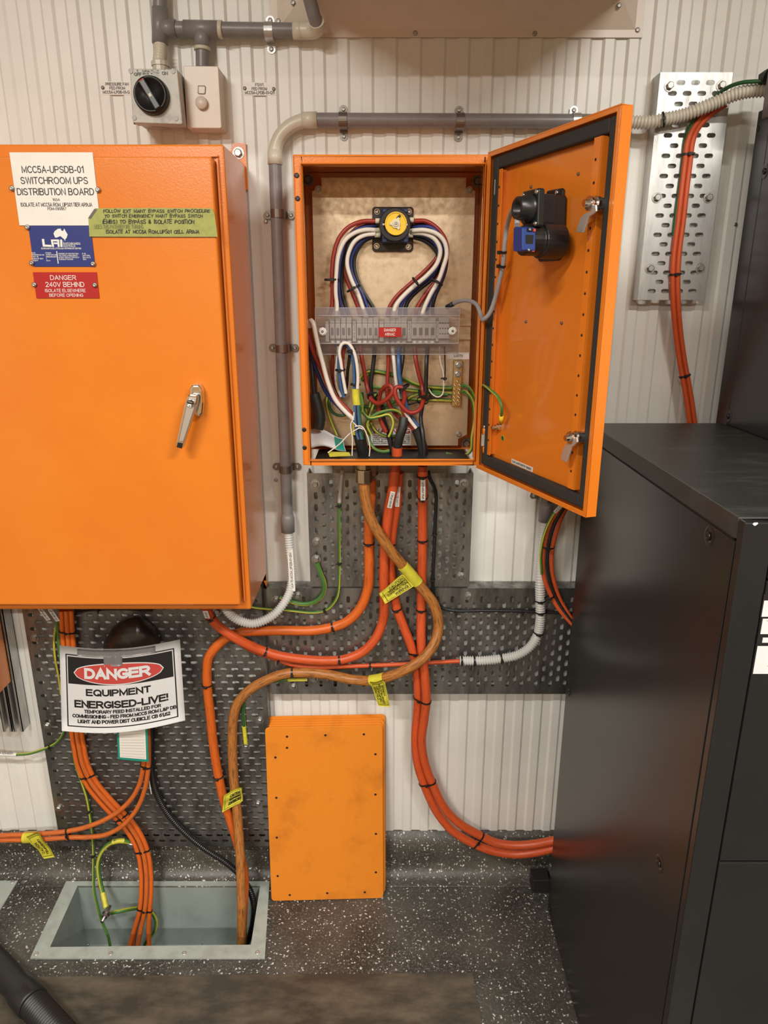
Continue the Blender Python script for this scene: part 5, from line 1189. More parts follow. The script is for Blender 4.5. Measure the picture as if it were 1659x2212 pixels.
B2, PB2, TB2 = cable('power_cable', 'right red-orange cable of the pair under the box, joining the straight one farther down', 'cable',
     [(861, 1020, .108), (858, 1080, .085), (850, 1130, .070), (844, 1180, .070), (844, 1230, .070), (848, 1262, .068), (856, 1310, .066), (871, 1352, .069), (888, 1395, .0725), (899, 1440, .073), (903, 1500, .070), (901, 1545, .060), (897, 1597, .056), (902, 1650, .056), (919, 1702, .056), (944, 1755, .056), (978, 1795, .056), (1022, 1822, .058), (1064, 1838, .062), (1108, 1845, .068), (1151, 1842, .076), (1190, 1834, .085), (1260, 1818, .10)], .066, .0115, [M['c_red']],
     [(843, 1175, .0125), (857, 1315)], CB, n=18)
marker(B2, PB2, TB2, 857, 1065, .055, 'UPS-01', .0115, .010)
C_, P, T = cable('power_cable', 'straight red-orange cable dropping right of centre, then curving into the charcoal cabinet', 'cable',
     [(913, 1006, .126), (913, 1030, .124), (913, 1060, .11), (913, 1100, .08), (912, 1210, .072), (910, 1317, .070), (910, 1390, .084), (918, 1462, .091), (921, 1509, .088), (917, 1550, .078), (911, 1597, .070), (917, 1645, .064), (935, 1695, .062), (960, 1745, .062), (994, 1780, .062), (1036, 1804, .060), (1070, 1820, .064), (1108, 1826, .070), (1151, 1824, .078), (1190, 1817, .087), (1260, 1802, .102)], .07, .0118, [M['c_red']],
     [(911, 1165), (909, 1318), (913, 1030), (912, 1072)], CB, n=18)
for q in ((895, 1412), (908, 1508), (922, 1690), (1033, 1813)): pair_tie(C_, ((P, T), (PB2, TB2)), *q, .0122)
marker(C_, P, T, 917, 1052, .06, '(UPSAL UPSBYP-01, PF)', .0118, .011)
E_, P, T = cable('power_cable', 'grimy brown-orange cable from the large gland, looping right, back left and down into the pit', 'cable',
     [(786, 1036, .135), (787, 1054, .134), (791, 1085, .130), (803, 1126, .125), (823, 1159, .121), (849, 1197, .113), (880, 1232, .102), (915, 1275, .100), (935, 1302, .098), (945, 1330, .097), (947, 1355, .097), (939, 1388, .108), (916, 1420, .117), (878, 1446, .117), (841, 1461, .105), (801, 1470, .088), (762, 1468, .074), (707, 1457, .070), (660, 1453, .068), (617, 1455, .068), (574, 1470, .066), (537, 1492, .064), (513, 1520, .064), (504, 1552, .064), (502, 1600, .066), (505, 1680, .072), (511, 1740, .080), (516, 1800, .100), (520, 1880, .130), (522, 1960, .152), (522, 2020, .158), (521, 2062, .160)], .07, .0128, [M['c_brown']],
     [(632, 1454)], CB, n=18)
D_, P, T = cable('power_cable', 'thin orange cable running level behind the others into the ribbed hose at the right', 'cable',
     [(478, 1357, .0765), (508, 1382, .0765), (541, 1404, .064), (599, 1425, .058), (631, 1436, .057), (689, 1441, .057), (762, 1439, .057), (870, 1435, .057), (940, 1431, .060), (993, 1428, .066), (1010, 1427, .068)], .057, .0055, [M['c_red']], [(600, 1428), (798, 1438)], CB)
cable('earth_cable', 'thin green-yellow earth from the box dropping over the upper tray and turning left', 'cable',
     [(740, 1012, .10), (736, 1050, .075), (733, 1088, .064), (733, 1167, .062), (733, 1242, .062), (728, 1290, .060), (707, 1316, .056), (682, 1323, .055), (617, 1318, .055), (545, 1312, .055), (500, 1300, .06)], .06, .0034, [M['w_green'], M['w_yellow']], [(733, 1089), (733, 1216), (704, 1317)], 'green-yellow earth cables', n=12, stripe=1, twist=4)
o, P, T = cable('earth_sleeve', 'pale printed sleeve on the thin earth cable under the open box', 'cable sleeve', [(740, 1014, .103), (736, 1050, .078), (733.5, 1085, .067)], .07, .0046, [M['iso_side']])
o, P, T = cable('earth_cable', 'thick green earth cable bolted to the upper tray and hooking left under it', 'cable',
     [(684, 1216, .070), (692, 1237, .072), (701, 1263, .072), (697, 1284, .066), (682, 1299, .062), (660, 1305, .058), (634, 1301, .055), (605, 1290, .053)], .06, .0055, [M['w_green'], M['w_yellow']], [], 'green-yellow earth cables', n=12, stripe=1, twist=9)
mb = MB(); q = at(683, 1207, .064); mb.lathe([(0, .0095), (.003, .0095)], q, OUT, 16, 0, False); mb.hexbolt(q + OUT * .002, OUT, .008, .009); mb.build('bolt_lug', M['steel'], o)
o, P, T = cable('earth_cable', 'short green-yellow earth tail hanging beside the brown cable on the large tray', 'cable', [(533, 1494, .051), (529, 1506, .051), (525, 1527, .052), (527, 1563, .052), (531, 1604, .052)], .052, .0048, [M['w_dkgreen'], M['w_yellow']], [], 'green-yellow earth cables', n=12, stripe=1, twist=3)
mb = MB(); mb.tube(catmull([at(527, 1568, .052), at(531, 1606, .052)]), .0056, 12); mb.build('yellow_sleeve', M['tag_yellow'], o, recalc=False)
o, P, T = cable('earth_cable', 'yellow sleeved earth tail lying level under the brown cable', 'cable', [(580, 1474, .052), (600, 1471, .054), (625, 1469, .055), (664, 1468, .055)], .055, .0034, [M['w_green'], M['w_yellow']], [], 'green-yellow earth cables', n=12, stripe=1, twist=5)
mb = MB(); mb.tube([at(622, 1469, .055), at(664, 1468, .055)], .0044, 12); mb.build('yellow_sleeve', M['tag_yellow'], o, recalc=False)
cable('data_cable', 'thin black cable dropping right of the straight red-orange one, then running right along the tray', 'cable',
     [(925, 1018, .112), (929, 1034, .108), (938, 1052, .10), (942, 1070, .088), (940, 1130, .068), (937, 1204, .066), (935, 1255, .064), (938, 1290, .058), (950, 1310, .056), (979, 1319, .055), (1040, 1319, .055), (1120, 1320, .055), (1240, 1325, .055)], .06, .0042, [M['w_black']], [(940, 1155), (936, 1252), (985, 1319), (1130, 1320)])
# bundle at the right, between hose and charcoal cabinet
for nm, dx, dr_, mk, r, tz in (('orange cable at the left of the bundle beside the charcoal cabinet', -7, .0, 'c_red', .0058, []), ('black cable in the middle of the bundle beside the charcoal cabinet', 3, .004, 'w_black', .0042, [(1183, 1180, .015), (1187, 1290, .012)]), ('orange cable at the right of the bundle beside the charcoal cabinet', 12, -.003, 'c_red', .0055, [])):
    pth = [(1240, 1070, .10), (1217, 1096, .10), (1196, 1129, .095), (1183, 1174, .09), (1179, 1212, .088), (1183, 1249, .088), (1196, 1286, .09), (1214, 1318, .10), (1245, 1356, .115), (1275, 1385, .13)]
    pth = [(x + dx * (1 if 1 < i < 8 else .6), y + (dx * .5 if i > 5 else 0), o + dr_) for i, (x, y, o) in enumerate(pth)]
    cable('power_cable', nm, 'cable', pth, .09, r, [M[mk]], tz, 'bundle beside the charcoal cabinet')
o, P, T = cable('earth_cable', 'green-yellow earth with white marker in the bundle beside the charcoal cabinet', 'cable', [(1228, 1078, .108), (1203, 1100, .112), (1184, 1132, .108), (1173, 1165, .102), (1168, 1200, .098), (1170, 1240, .096)], .09, .0035, [M['w_green'], M['w_yellow']], [], 'bundle beside the charcoal cabinet', stripe=1, twist=8, n=12)
marker(o, P, T, 1206, 1098, .03, 'UPS PVC', .0035, .008)
# orange pair on the upper right tray
pr = [(1560, 222, .078), (1532, 240, .068), (1508, 262, .06), (1493, 285, .055), (1484, 312, .053), (1480, 347, .052), (1472, 412, .052), (1465, 477, .052), (1457, 538, .052), (1453, 596, .052), (1454, 654, .050), (1459, 716, .046), (1468, 781, .044), (1481, 853, .046), (1492, 930, .05), (1500, 990, .055)]
PR = 'orange pair on the silver tray'
oI, PI1, TI1 = cable('power_cable', 'left red-orange cable of the pair on the silver tray', 'cable', pr, .052, .0058, [M['c_red']], [], PR)
_, PI2, TI2 = cable('power_cable', 'right red-orange cable of the pair on the silver tray', 'cable', [(x + (11 if i > 3 else 9), y + (3 if i < 4 else 0), o) for i, (x, y, o) in enumerate(pr)], .052, .0056, [M['c_red']], [], PR)
for q in ((1488, 331), (1460, 595), (1475, 812)): pair_tie(oI, ((PI1, TI1), (PI2, TI2)), *q, .0062)
cable('earth_cable', 'green earth rising behind the silver-tray pair and along the top of the cream hose', 'cable', [(1455, 510, .049), (1462, 450, .049), (1469, 400, .049), (1476, 345, .049), (1482, 300, .051), (1500, 258, .06), (1530, 222, .07), (1561, 196, .09), (1583, 184, .112), (1605, 178, .125), (1630, 176, .135), (1680, 176, .15)], .05, .0038, [M['w_dkgreen'], M['w_dkgreen']], [], None, n=12, stripe=1, twist=3)
# bundle into the pit on the left
KB = 'orange bundle behind the danger sign'
kp_ = [(143, 1318, .075), (146, 1364, .066), (150, 1420, .062), (156, 1500, .060), (163, 1560, .060), (170, 1610, .060), (180, 1655, .060), (200, 1695, .060), (226, 1727, .060), (254, 1757, .060), (280, 1785, .060), (300, 1817, .064), (311, 1850, .072), (316, 1890, .085), (316, 1930, .10), (313, 1965, .112)]
for i, (dx, do, mk, endx, nm, tz) in enumerate(((-11, 0, 'c_orange', 280, 'left orange cable of the bundle going behind the danger sign into the pit', []),
        (0, .005, 'c_dirty', 298, 'middle orange cable of the bundle going behind the danger sign into the pit', []),
        (10.5, 0, 'c_orange', 322, 'right orange cable of the bundle going behind the danger sign into the pit', []))):
    pth = []
    for j, (x, y, o) in enumerate(kp_):
        a, b = kp_[max(j - 1, 0)], kp_[min(j + 1, len(kp_) - 1)]; L_ = math.hypot(b[0] - a[0], b[1] - a[1])
        nx, ny = -(b[1] - a[1]) / L_, (b[0] - a[0]) / L_
        s_ = -1
        pth.append((x + s_ * nx * dx, y + s_ * ny * dx, o + do))
    pth += [((316 + dx + endx) / 2 - 3, 2010, .118 + do), (endx, 2045, .122 + do), (endx - 3 + i, 2068, .124 + do)]
    oK, PK, TK = cable('power_cable', nm, 'cable', pth, .06, .0062, [M[mk]], tz, KB)
    KP = ([] if i == 0 else KP) + [(PK, TK)]; KO = oK if i == 1 else (None if i == 0 else KO)
for q in ((144, 1364), (186, 1680), (262, 1768), (309, 1838), (314, 1967)): pair_tie(KO, KP, *q, .0068)
cable('power_cable', 'fourth orange cable fanning out behind the bundle inside the pit', 'cable', [(309, 1850, .060), (312, 1900, .075), (306, 1960, .10), (293, 2010, .106), (288, 2045, .110), (286, 2066, .112)], .1, .0060, [M['c_dirty']], [], KB)
LB = 'orange pair to the left edge'
oL, PL1, TL1 = cable('power_cable', 'upper orange cable of the pair leaving by the left edge with a yellow tag', 'cable', [(-60, 1808, .10), (0, 1805, .10), (75, 1802, .10), (149, 1795, .098), (194, 1784, .094), (239, 1764, .088), (277, 1734, .082), (299, 1700, .080), (309, 1660, .080), (312, 1620, .080), (310, 1540, .080), (304, 1460, .08), (300, 1400, .085)], .09, .0066, [M['c_dirty']], [], LB)
_, PL2, TL2 = cable('power_cable', 'lower orange cable of the pair leaving by the left edge with a yellow tag', 'cable', [(-60, 1817, .10), (0, 1815, .10), (75, 1814, .10), (149, 1809, .098), (194, 1808, .098), (232, 1802, .098), (269, 1780, .094), (297, 1745, .088), (313, 1705, .084), (320, 1662, .082), (321, 1620, .082), (318, 1540, .08), (312, 1460, .08), (308, 1400, .085)], .09, .0064, [M['c_dirty']], [], LB)
for q in ((147, 1803), (314, 1655)): pair_tie(oL, ((PL1, TL1), (PL2, TL2)), *q, .0070)
cable('flexible_conduit', 'black ribbed conduit curving from behind the danger sign down into the pit', 'conduit', [(330, 1400, .085), (328, 1500, .075), (327, 1580, .064), (326, 1640, .060), (330, 1680, .058), (341, 1719, .058), (364, 1760, .058), (398, 1797, .058), (443, 1834, .060), (486, 1862, .066), (518, 1890, .078), (540, 1924, .094), (549, 1956, .10), (547, 1991, .10), (538, 2025, .10), (526, 2046, .10), (505, 2058, .10), (480, 2064, .10)], .06, .0092, [M['black_flex']], n=16, rib=.0058)
GE = 'green-yellow earths by the pit'
cable('earth_cable', 'thin green-yellow earth running down the left of the bundle, past the bolt, into the pit', 'cable', [(121, 1330, .07), (128, 1400, .062), (140, 1480, .056), (155, 1570, .054), (161, 1643, .054), (174, 1683, .054), (187, 1722, .054), (194, 1760, .054), (199, 1795, .054), (202, 1840, .056), (202, 1885, .070), (203, 1920, .085), (210, 1955, .10), (222, 1995, .115), (233, 2021, .125), (239, 2050, .13), (241, 2066, .13)], .054, .0038, [M['w_green'], M['w_yellow']], [(193, 1752), (202, 1846)], GE, stripe=1, twist=3, n=12)
o, P, T = cable('earth_cable', 'thick green earth arching from the tray bolt down to the bolted joint in the pit', 'cable', [(281, 1819, .052), (258, 1816, .060), (239, 1821, .064), (221, 1838, .068), (212, 1864, .072), (215, 1898, .082), (223, 1932, .100), (230, 1963, .125)], .07, .0062, [M['w_green'], M['w_yellow']], [], GE, stripe=1, twist=4, n=12)
mb = MB(); mb.tube(catmull([at(268, 1816.5, .057), at(258, 1816, .060), at(243, 1819, .063)]), .0068, 12); mb.build('yellow_sleeve', M['tag_yellow'], o, recalc=False)
mb = MB(); mb.tube(catmull([at(222, 1929, .098), at(229, 1960, .123)]), .0068, 12); mb.build('yellow_sleeve', M['tag_yellow'], o, recalc=False)
mb = MB(); mb.hexbolt(at(284, 1823, .052), OUT, .009, .010); mb.build('bolt', M['steel'], o)
o, P, T = cable('earth_cable', 'green-yellow earth going right from the bolted joint and hooking round the orange bundle', 'cable', [(240, 1972, .13), (256, 1969, .132), (275, 1965, .120), (299, 1962, .092), (322, 1967, .090), (336, 1985, .090), (335, 2008, .090), (322, 2028, .090), (313, 2040, .090), (310, 2066, .090)], .13, .0052, [M['w_green'], M['w_yellow']], [], GE, stripe=1, twist=6, n=12)
jb = thing('bolted_joint', 'steel bolt with nut and washers joining the earth cables inside the pit', 'bolt', at(228, 1975, .14))
mb = MB(); a = at(238, 1957, .135); b = at(220, 1992, .185); mb.cyl(a, b, .0042, 12); mb.build('stud', M['steel'], jb)
d = (b - a).normalized(); mb = MB(); mb.lathe([(0, .0085), (.007, .0085)], a.lerp(b, .38), d, 6, 0, False); mb.lathe([(.008, .011), (.0105, .011)], a.lerp(b, .30), d, 16, 0, False); mb.lathe([(0, .0085), (.006, .0085)], a.lerp(b, .58), d, 6, 0, False); mb.build('nut', M['steel'], jb)
o, P, T = cable('earth_cable', 'thin green-yellow earth going off the left edge with a white printed sleeve', 'cable', [(-40, 1624, .062), (0, 1629, .062), (35, 1630, .060), (63, 1628, .058), (92, 1619, .056), (114, 1610, .054), (130, 1596, .054), (141, 1570, .054), (140, 1520, .052)], .056, .0036, [M['w_green'], M['w_yellow']], [(109, 1611)], GE, stripe=1, twist=3, n=12)
mb = MB(); mb.tube([at(-40, 1625, .062), at(0, 1629, .062), at(36, 1630, .060)], .0050, 12); S = wall_rect(-10, 1623.5, 30, 1631, .0685); mb.text(S, '-P-01-K01', .1, .95, .2, .85, 0, 1, .01); mb.build('printed_sleeve', [M['white'], M['ink']], o, recalc=False)
cable('earth_cable', 'slim olive earth curving down the left side of the danger sign', 'cable', [(135, 1325, .056), (122, 1350, .052), (117, 1380, .050), (119, 1420, .050), (126, 1458, .05), (132, 1500, .05)], .05, .0028, [M['w_yellow']], [], GE)
cable('signal_wire', 'thin black cable behind the bundle just under the left cabinet', 'cable', [(150, 1335, .060), (175, 1322, .055), (230, 1316, .05), (330, 1318, .05)], .05, .003, [M['w_black']], [(213, 1322)])
for i, (x, y, dx, nm) in enumerate(((95, 1328, 10, 'left'), (116, 1330, 9, 'right'))):
    a = at(x - dx, y - 14, .10); b = at(x + dx, y + 12, .08); d = (b - a); s_ = d.normalized().cross(OUT) * .006
    if s_.z < 0: s_ = -s_
    S = Surf(a - s_, b - s_, b + s_, a + s_); mb = MB(); mb.slab(S, .0015, 0); mb.text(S, 'UPSDB-0' + str(i + 1), .1, .9, .25, .75, .0004, 1, .01)
    tag(mb.build('cable_marker', [M['white'], M['ink']]), f'{nm} white cable marker peeking out under the left cabinet', 'cable marker', 'white cable markers')

# ---------------------------------------------------------------- yellow caution tags
TG = 'yellow caution tags'
def caution(label, path, R, wlen, flag, lines, rot, wrapdir=None, seed=0):
    t = thing('caution_tag', label, 'tag', flag[0], TG); rr = random.Random(seed)
    mb = MB(); mb.tube(path, R, 14, 0, step=.006); mb.build('band', M['tag_yellow'], t, recalc=False)
    ph = rr.random() * 6
    bl = lambda a, b: OUT * (.004 * math.sin(a * 5 + ph) * b + .002 * math.sin(b * 9 + ph))
    S = Surf(*flag, bulge=bl)
    if S.n.dot(OUT) < 0: S.n = -S.n
    mb = MB(); mb.slab(S, .0006, 0, 10, 10)
    def r2(a0, a1, b0, b1): mb.rect(S, a0, a1, b0, b1, .0006, 1, 6, 6)
    if lines:
        r2(.10, .90, .905, .92); r2(.10, .90, .08, .095); r2(.10, .115, .08, .92); r2(.885, .90, .08, .92)
    for txt, s0, s1, t0, t1 in lines: mb.text(S, txt, s0, s1, t0, t1, .0009, 1, .02, rot=rot)
    mb.build('flag', [M['tag_yellow'], M['ink']], t, recalc=False)
caution('yellow caution tag on the brown cable where it crosses the two trays', [at(870, 1222, .1055), at(884, 1237, .1025), at(903, 1260, .1010)], .0142, .03,
        [at(832, 1304, .100), at(897, 1264, .112), at(873, 1238, .112), at(819, 1281, .100)],
        [('CAUTION', .34, .86, .72, .88), ('TEMPORARY', .26, .88, .53, .69), ('CONSTRUCTION', .18, .88, .34, .5), ('WIRING', .40, .84, .14, .30)], 0, seed=1)
caution('yellow caution tag hanging from the brown cable over the lower edge of the tray', [at(830, 1464.5, .1005), at(815, 1467.8, .0935), at(800, 1470, .088)], .0142, .03,
        [at(818, 1526, .095), at(843, 1528, .095), at(830, 1468, .116), at(799, 1473, .108)],
        [('CAUTION', .14, .30, .3, .80), ('TEMPORARY', .33, .48, .22, .86), ('CONSTRUCTION', .51, .66, .14, .9), ('WIRING', .70, .84, .42, .82)], 90, seed=2)
caution('yellow caution tag on the brown cable right of the danger sign, above the pit', [at(508, 1705, .075), at(509.5, 1718, .077), at(511, 1732, .079)], .0142, .03,
        [at(480, 1754, .088), at(525, 1729, .098), at(522, 1702, .098), at(484, 1716, .092)],
        [('CAUTION', .36, .92, .66, .84), ('TEMPORARY', .32, .92, .43, .6), ('CONSTRUCTION', .28, .92, .2, .37)], 0, seed=3)
caution('yellow caution tag wrapped round the orange pair at the lower left edge', [at(52, 1809, .101), at(66, 1808.5, .101), at(80, 1808, .101)], .0150, .03,
        [at(96, 1854, .098), at(119, 1850, .098), at(84, 1800, .118), at(58, 1806, .118)], [('CAUTION', .2, .4, .2, .7), ('TEMPORARY', .5, .7, .15, .8)], 90, seed=4)

# ---------------------------------------------------------------- danger sign, wrapped bundle, green-edged card
SG = thing('danger_sign', 'white paper danger sign taped up below the left cabinet', 'sign', at(264, 1582, .15))
bl = lambda a, b: Vector((0, -.012 * math.sin(math.pi * a), -.011 * math.sin(math.pi * a)))
S = Surf(at(133.5, 1579, .142), at(400, 1556, .142), at(388.5, 1381.5, .132), at(128.5, 1394, .132), bulge=bl)
mb = MB(); mb.slab(S, .0004, 0, 16, 6)
R_ = lambda *a, mi=1, h=.0004: mb.rect(S, *a, h, mi, 14, 3)
for s0, s1, t0, t1 in ((.050, .060, .075, .905), (.940, .950, .075, .905), (.050, .950, .065, .078), (.050, .950, .902, .915)): R_(s0, s1, t0, t1)
R_(.068, .932, .575, .888)
def ell(cx, cy, rx, ry, h, mi, n=48): mb.poly(S, [(cx + rx * math.cos(2 * math.pi * k / n), cy + ry * math.sin(2 * math.pi * k / n)) for k in range(n)], h, mi)
def ellfan(cx, cy, rx, ry, h, mi, n=40, k2=12):
    for i in range(k2):
        a0 = -1 + 2 * i / k2; a1 = -1 + 2 * (i + 1) / k2
        y0 = math.sqrt(max(0, 1 - a0 * a0)); y1 = math.sqrt(max(0, 1 - a1 * a1))
        mb.poly(S, [(cx + rx * a0, cy - ry * y0), (cx + rx * a1, cy - ry * y1), (cx + rx * a1, cy + ry * y1), (cx + rx * a0, cy + ry * y0)], h, mi)
ellfan(.488, .708, .372, .130, .0008, 0, k2=28); ellfan(.488, .708, .363, .118, .0012, 2, k2=28)
mb.text(S, 'DANGER', .208, .755, .648, .775, .0018, 0, .035)
mb.text(S, 'EQUIPMENT', .215, .748, .445, .528, .0009, 1, .03); mb.text(S, 'ENERGISED-LIVE!', .115, .880, .300, .390, .0009, 1, .03)
mb.text(S, 'TEMPORARY FEED INSTALLED FOR', .195, .820, .238, .280, .0009, 1, .02); mb.text(S, 'COMMISSIONING - FED FROM MCC5 ROM L&P DB', .095, .940, .178, .222, .0009, 1, .02)
mb.text(S, 'LIGHT AND POWER DIST CUBICLE CB 61,62', .138, .890, .114, .160, .0009, 1, .02)
mb.build('paper', [M['paper'], M['ink'], M['sign_red']], SG, recalc=False)
mb = MB(); S2 = lambda a, b, h=0: S(a, b, h + .0016 + .0008 * math.sin(a * 40 + b * 9))
mb.slab(S2, .0008, 0, 16, 3, .155, .80, .905, .985); mb.slab(S2, .0008, 0, 6, 6, .375, .53, .80, .99); mb.build('silver_tape', M['duct'], SG, recalc=False)
mb = MB(); rr = random.Random(4); nu, nv = 36, 12; vs = []
for j in range(nv + 1):
    for i in range(nu + 1):
        a = math.pi * i / nu; q = j / nv
        R_x = 60 * (1 + .05 * math.sin(a * 5 + 1) + .03 * math.sin(a * 11)); R_y = 72 * (1 + .05 * math.sin(a * 4))
        k = math.sin(q * math.pi / 2) ; off = .052 + .062 * math.cos(q * math.pi / 2) + .005 * math.sin(a * 3.3 + q * 4) * q
        vs.append(at(287 - R_x * math.cos(a) * k, 1402 - R_y * math.sin(a) * k, off))
mb.add(vs, [(j * (nu + 1) + i, j * (nu + 1) + i + 1, (j + 1) * (nu + 1) + i + 1, (j + 1) * (nu + 1) + i) for j in range(nv) for i in range(nu)], 0, True)
tag(mb.build('wrapped_bundle', M['wrap'], recalc=False), 'dark plastic-wrapped cable loop sticking up behind the danger sign', 'cable bundle')
S = wall_quad((252, 1560), (318, 1552), (321, 1646), (255, 1640), .118); mb = MB(); mb.slab(S, .0012, 0); mb.rect(S, .07, .93, .06, 1, .0008, 1)
for k in range(12): mb.rect(S, .12, .88, .10 + k * .07, .104 + k * .07, .0011, 2)
tag(mb.build('record_card', [M['teal'], M['label_white'], M['ink_grey']]), 'white lined card with teal border hanging below the danger sign', 'card')
cable('tie_string', 'loose white tie end hanging beside the black ribbed conduit', 'string', [(318, 1655, .072), (321, 1680, .075), (327, 1715, .08)], .075, .0012, [M['w_white']])

# ---------------------------------------------------------------- stack of orange plates on the floor
SP = [('frontmost orange plate of the leaning stack, drilled and scuffed', 0), ('second orange plate of the leaning stack, just behind the front one', 1), ('third orange plate of the leaning stack', 2), ('fourth orange plate of the leaning stack', 3), ('rearmost orange plate of the leaning stack, standing a little higher', 4)]
bl0 = fl(586.5, 1948); br0 = fl(828, 1941.5)
wv = (br0 - bl0); wv.z = 0; WL = wv.length; wu = wv.normalized()
tl0 = at(579, 1574, .045); tr0 = at(829, 1568, .045)
hv = ((tl0 + tr0) / 2 - (bl0 + br0) / 2); hv = hv - wu * hv.dot(wu); HL = hv.length; hu = hv.normalized()
pn = wu.cross(hu).normalized()
if pn.dot(OUT) < 0: pn = -pn
holes_px = [(620, 1591), (703, 1588), (786, 1586), (620, 1615), (595, 1636), (811, 1629), (597, 1723), (811, 1716), (598, 1809), (812, 1801), (600, 1892), (812, 1884), (626, 1933), (707, 1929), (788, 1927)]
for lb, i in SP:
    mb = MB(); dz = (0, .002, .004, .005, .010)[i]; dxx = (0, .002, .006, .004, .008)[i]
    o = bl0 + wu * dxx - pn * (.0062 * i) + Vector((0, 0, 0))
    rc_ = .010; pts = []
    for (cx, cy, a0) in ((rc_, rc_, 180), (WL - rc_, rc_, 270), (WL - rc_, HL - rc_, 0), (rc_, HL - rc_, 90)):
        for k in range(5):
            a = math.radians(a0 + 22.5 * k); pts.append((cx + rc_ * math.cos(a), cy + rc_ * math.sin(a)))
    base = o + Vector((0, 0, .0022 + dz - min(0, 0)))
    mb.prism([base + wu * a + hu * (b + (.010 if i == 4 else .004 * i * .5)) for a, b in pts], -pn * .0035)
    ob = mb.build('cover_plate', M['plate_orange'], bevel=.0008, seg=1)
    tag(ob, lb, 'metal plate', 'leaning orange plates'); ORG[ob.name] = ob.location.copy()
    if i == 0:
        for px, py in holes_px:
            c = atpl(px, py, base, pn); m2 = MB(); m2.lathe([(.0003, .0052), (.0006, .0034)], c, pn, 14, 0, False, False, False); m2.lathe([(.0004, .0034), (.0005, .0002)], c, pn, 14, 1, False)
            m2.build('screw_hole', [M['plate_orange'], M['ink']], ob)

# ---------------------------------------------------------------- charcoal cabinets
UX0, UX1, UB, UF, UZ = .452, .7487, .14, .855, 1.366
ups = thing('ups_cabinet', 'charcoal floor-standing power supply cabinet at the right with white stickers on its front', 'cabinet', ((UX0 + UX1) / 2, -(UB + UF) / 2, 0))
mb = MB(); mb.box((UX0 + .003, -UB - .002, .02), (UX1 - .003, -UF + .03, UZ - .03)); mb.build('carcass', M['black_matt'], ups)
mb = MB(); mb.box((UX0 + .001, -UB, .012), (UX0 - .001 + .004, -UF + .0205, UZ - .0335)); mb.build('side_panel', M['ups'], ups, bevel=.0012)
mb = MB(); mb.box((UX0, -UB, UZ - .030), (UX1, -UF + .0195, UZ)); mb.build('top_panel', M['ups_top'], ups, bevel=.002)
mb = MB(); mb.box((UX0, -UF + .0165, .012), (UX0 + .038, -UF, UZ - .001)); mb.box((UX1 - .038, -UF + .0165, .012), (UX1, -UF, UZ - .001)); mb.box((UX0 + .038, -UF + .0165, UZ - .03), (UX1 - .038, -UF + .0008, UZ - .001)); mb.build('front_frame', M['ups'], ups, bevel=.002)
zs = [at(1643, 1254, UF).z, at(1600, 1861, UF).z]
for a, b in ((zs[0] + .0015, UZ - .032), (zs[1] + .0015, zs[0] - .0015), (.014, zs[1] - .0015)):
    mb = MB(); mb.box((UX0 + .0395, -UF + .015, a), (UX1 - .0395, -UF - .0008, b)); mb.build('front_panel', M['ups'], ups, bevel=.0018)
for px, py in ((1532, 1158), (1230, 1497), (1425, 1865), (1187, 1963)):
    c = atx(px, py, UX0 + .001); mb = MB(); mb.lathe([(.0002, .0145), (.0012, .0105), (.0006, .0085), (-.0004, .006)], c, -RT, 20, 0, True, False, True); mb.screw(c, -RT, .006, .004, 1); mb.build('panel_screw', [M['ups'], M['black']], ups)
def k8(x, y): return (1570 + x / 5.82, 1100 + y / 5.82)
SF = UF + .0012
def sticker(tlp, brp, mats, lines, frame=False):
    a = at(*k8(*tlp), SF); b = at(*k8(*brp), SF); x1 = a.x + .11
    S = Surf((a.x, -SF, b.z), (x1, -SF, b.z), (x1, -SF, a.z), (a.x, -SF, a.z)); mb = MB(); mb.slab(S, .0005, 0)
    if frame: mb.rect(S, .06, .97, .14, .86, .0003, 1)
    for l, s0, s1, t0, t1 in lines: mb.text(S, l, s0, s1, t0, t1, .0006, len(mats) - 1, .01)
    mb.build('sticker', mats, ups)
sticker((468, 1070), (455, 1362), [M['ink'], M['paper'], M['ink']], []); 
a = at(*k8(500, 1150), SF + .0006); b = at(*k8(468, 1352), SF + .0006)
mb = MB(); S = Surf((a.x - .003, -SF - .0006, b.z), (a.x + .09, -SF - .0006, b.z), (a.x + .09, -SF - .0006, a.z), (a.x - .003, -SF - .0006, a.z)); mb.slab(S, .0004, 0); mb.build('sticker', [M['paper'], M['ink_grey']], ups)
sticker((455, 1378), (424, 1570), [M['paper'], M['ink_grey']], [('ng No', .05, .32, .84, .93)])
sticker((392, 1600), (384, 1690), [M['ink'], M['paper'], M['ink_grey']], [], True)
sticker((388, 1722), (326, 2070), [M['paper'], M['ink']], [('ABC', .155, .30, .28, .345)])
mb = MB(); c = at(*k8(358, 186), UF); mb.prism([at(*k8(*p), UF + .0006) for p in ((325, 188), (345, 170), (390, 168), (394, 182), (372, 200), (350, 210))], Vector((0, .0006, 0))); mb.build('paint_chip', M['white'], ups)
mb = MB(); mb.prism([atx(*p, UX0 - .020) for p in ((1146, 1869), (1176, 1873), (1173, 1922), (1139, 1913))], Vector((.03, 0, 0)))
q = fl(1160, 1918); mb2 = MB(); mb2.box((UX0 - .028, q.y - .02, 0.001), (UX0 + .02, q.y + .025, .046)); mb2.build('foot_bracket', M['black_matt'], ups, bevel=.002)
tb = thing('battery_cabinet', 'taller charcoal cabinet behind the power supply cabinet at the right edge', 'cabinet', (UX1 + .25, -.4, 0))
TZ = 1.99
mb = MB(); mb.box((UX1 + .004, -.10, .01), (UX1 + .5, -.155, TZ)); mb.build('rear_frame', M['ups'], tb, bevel=.002)
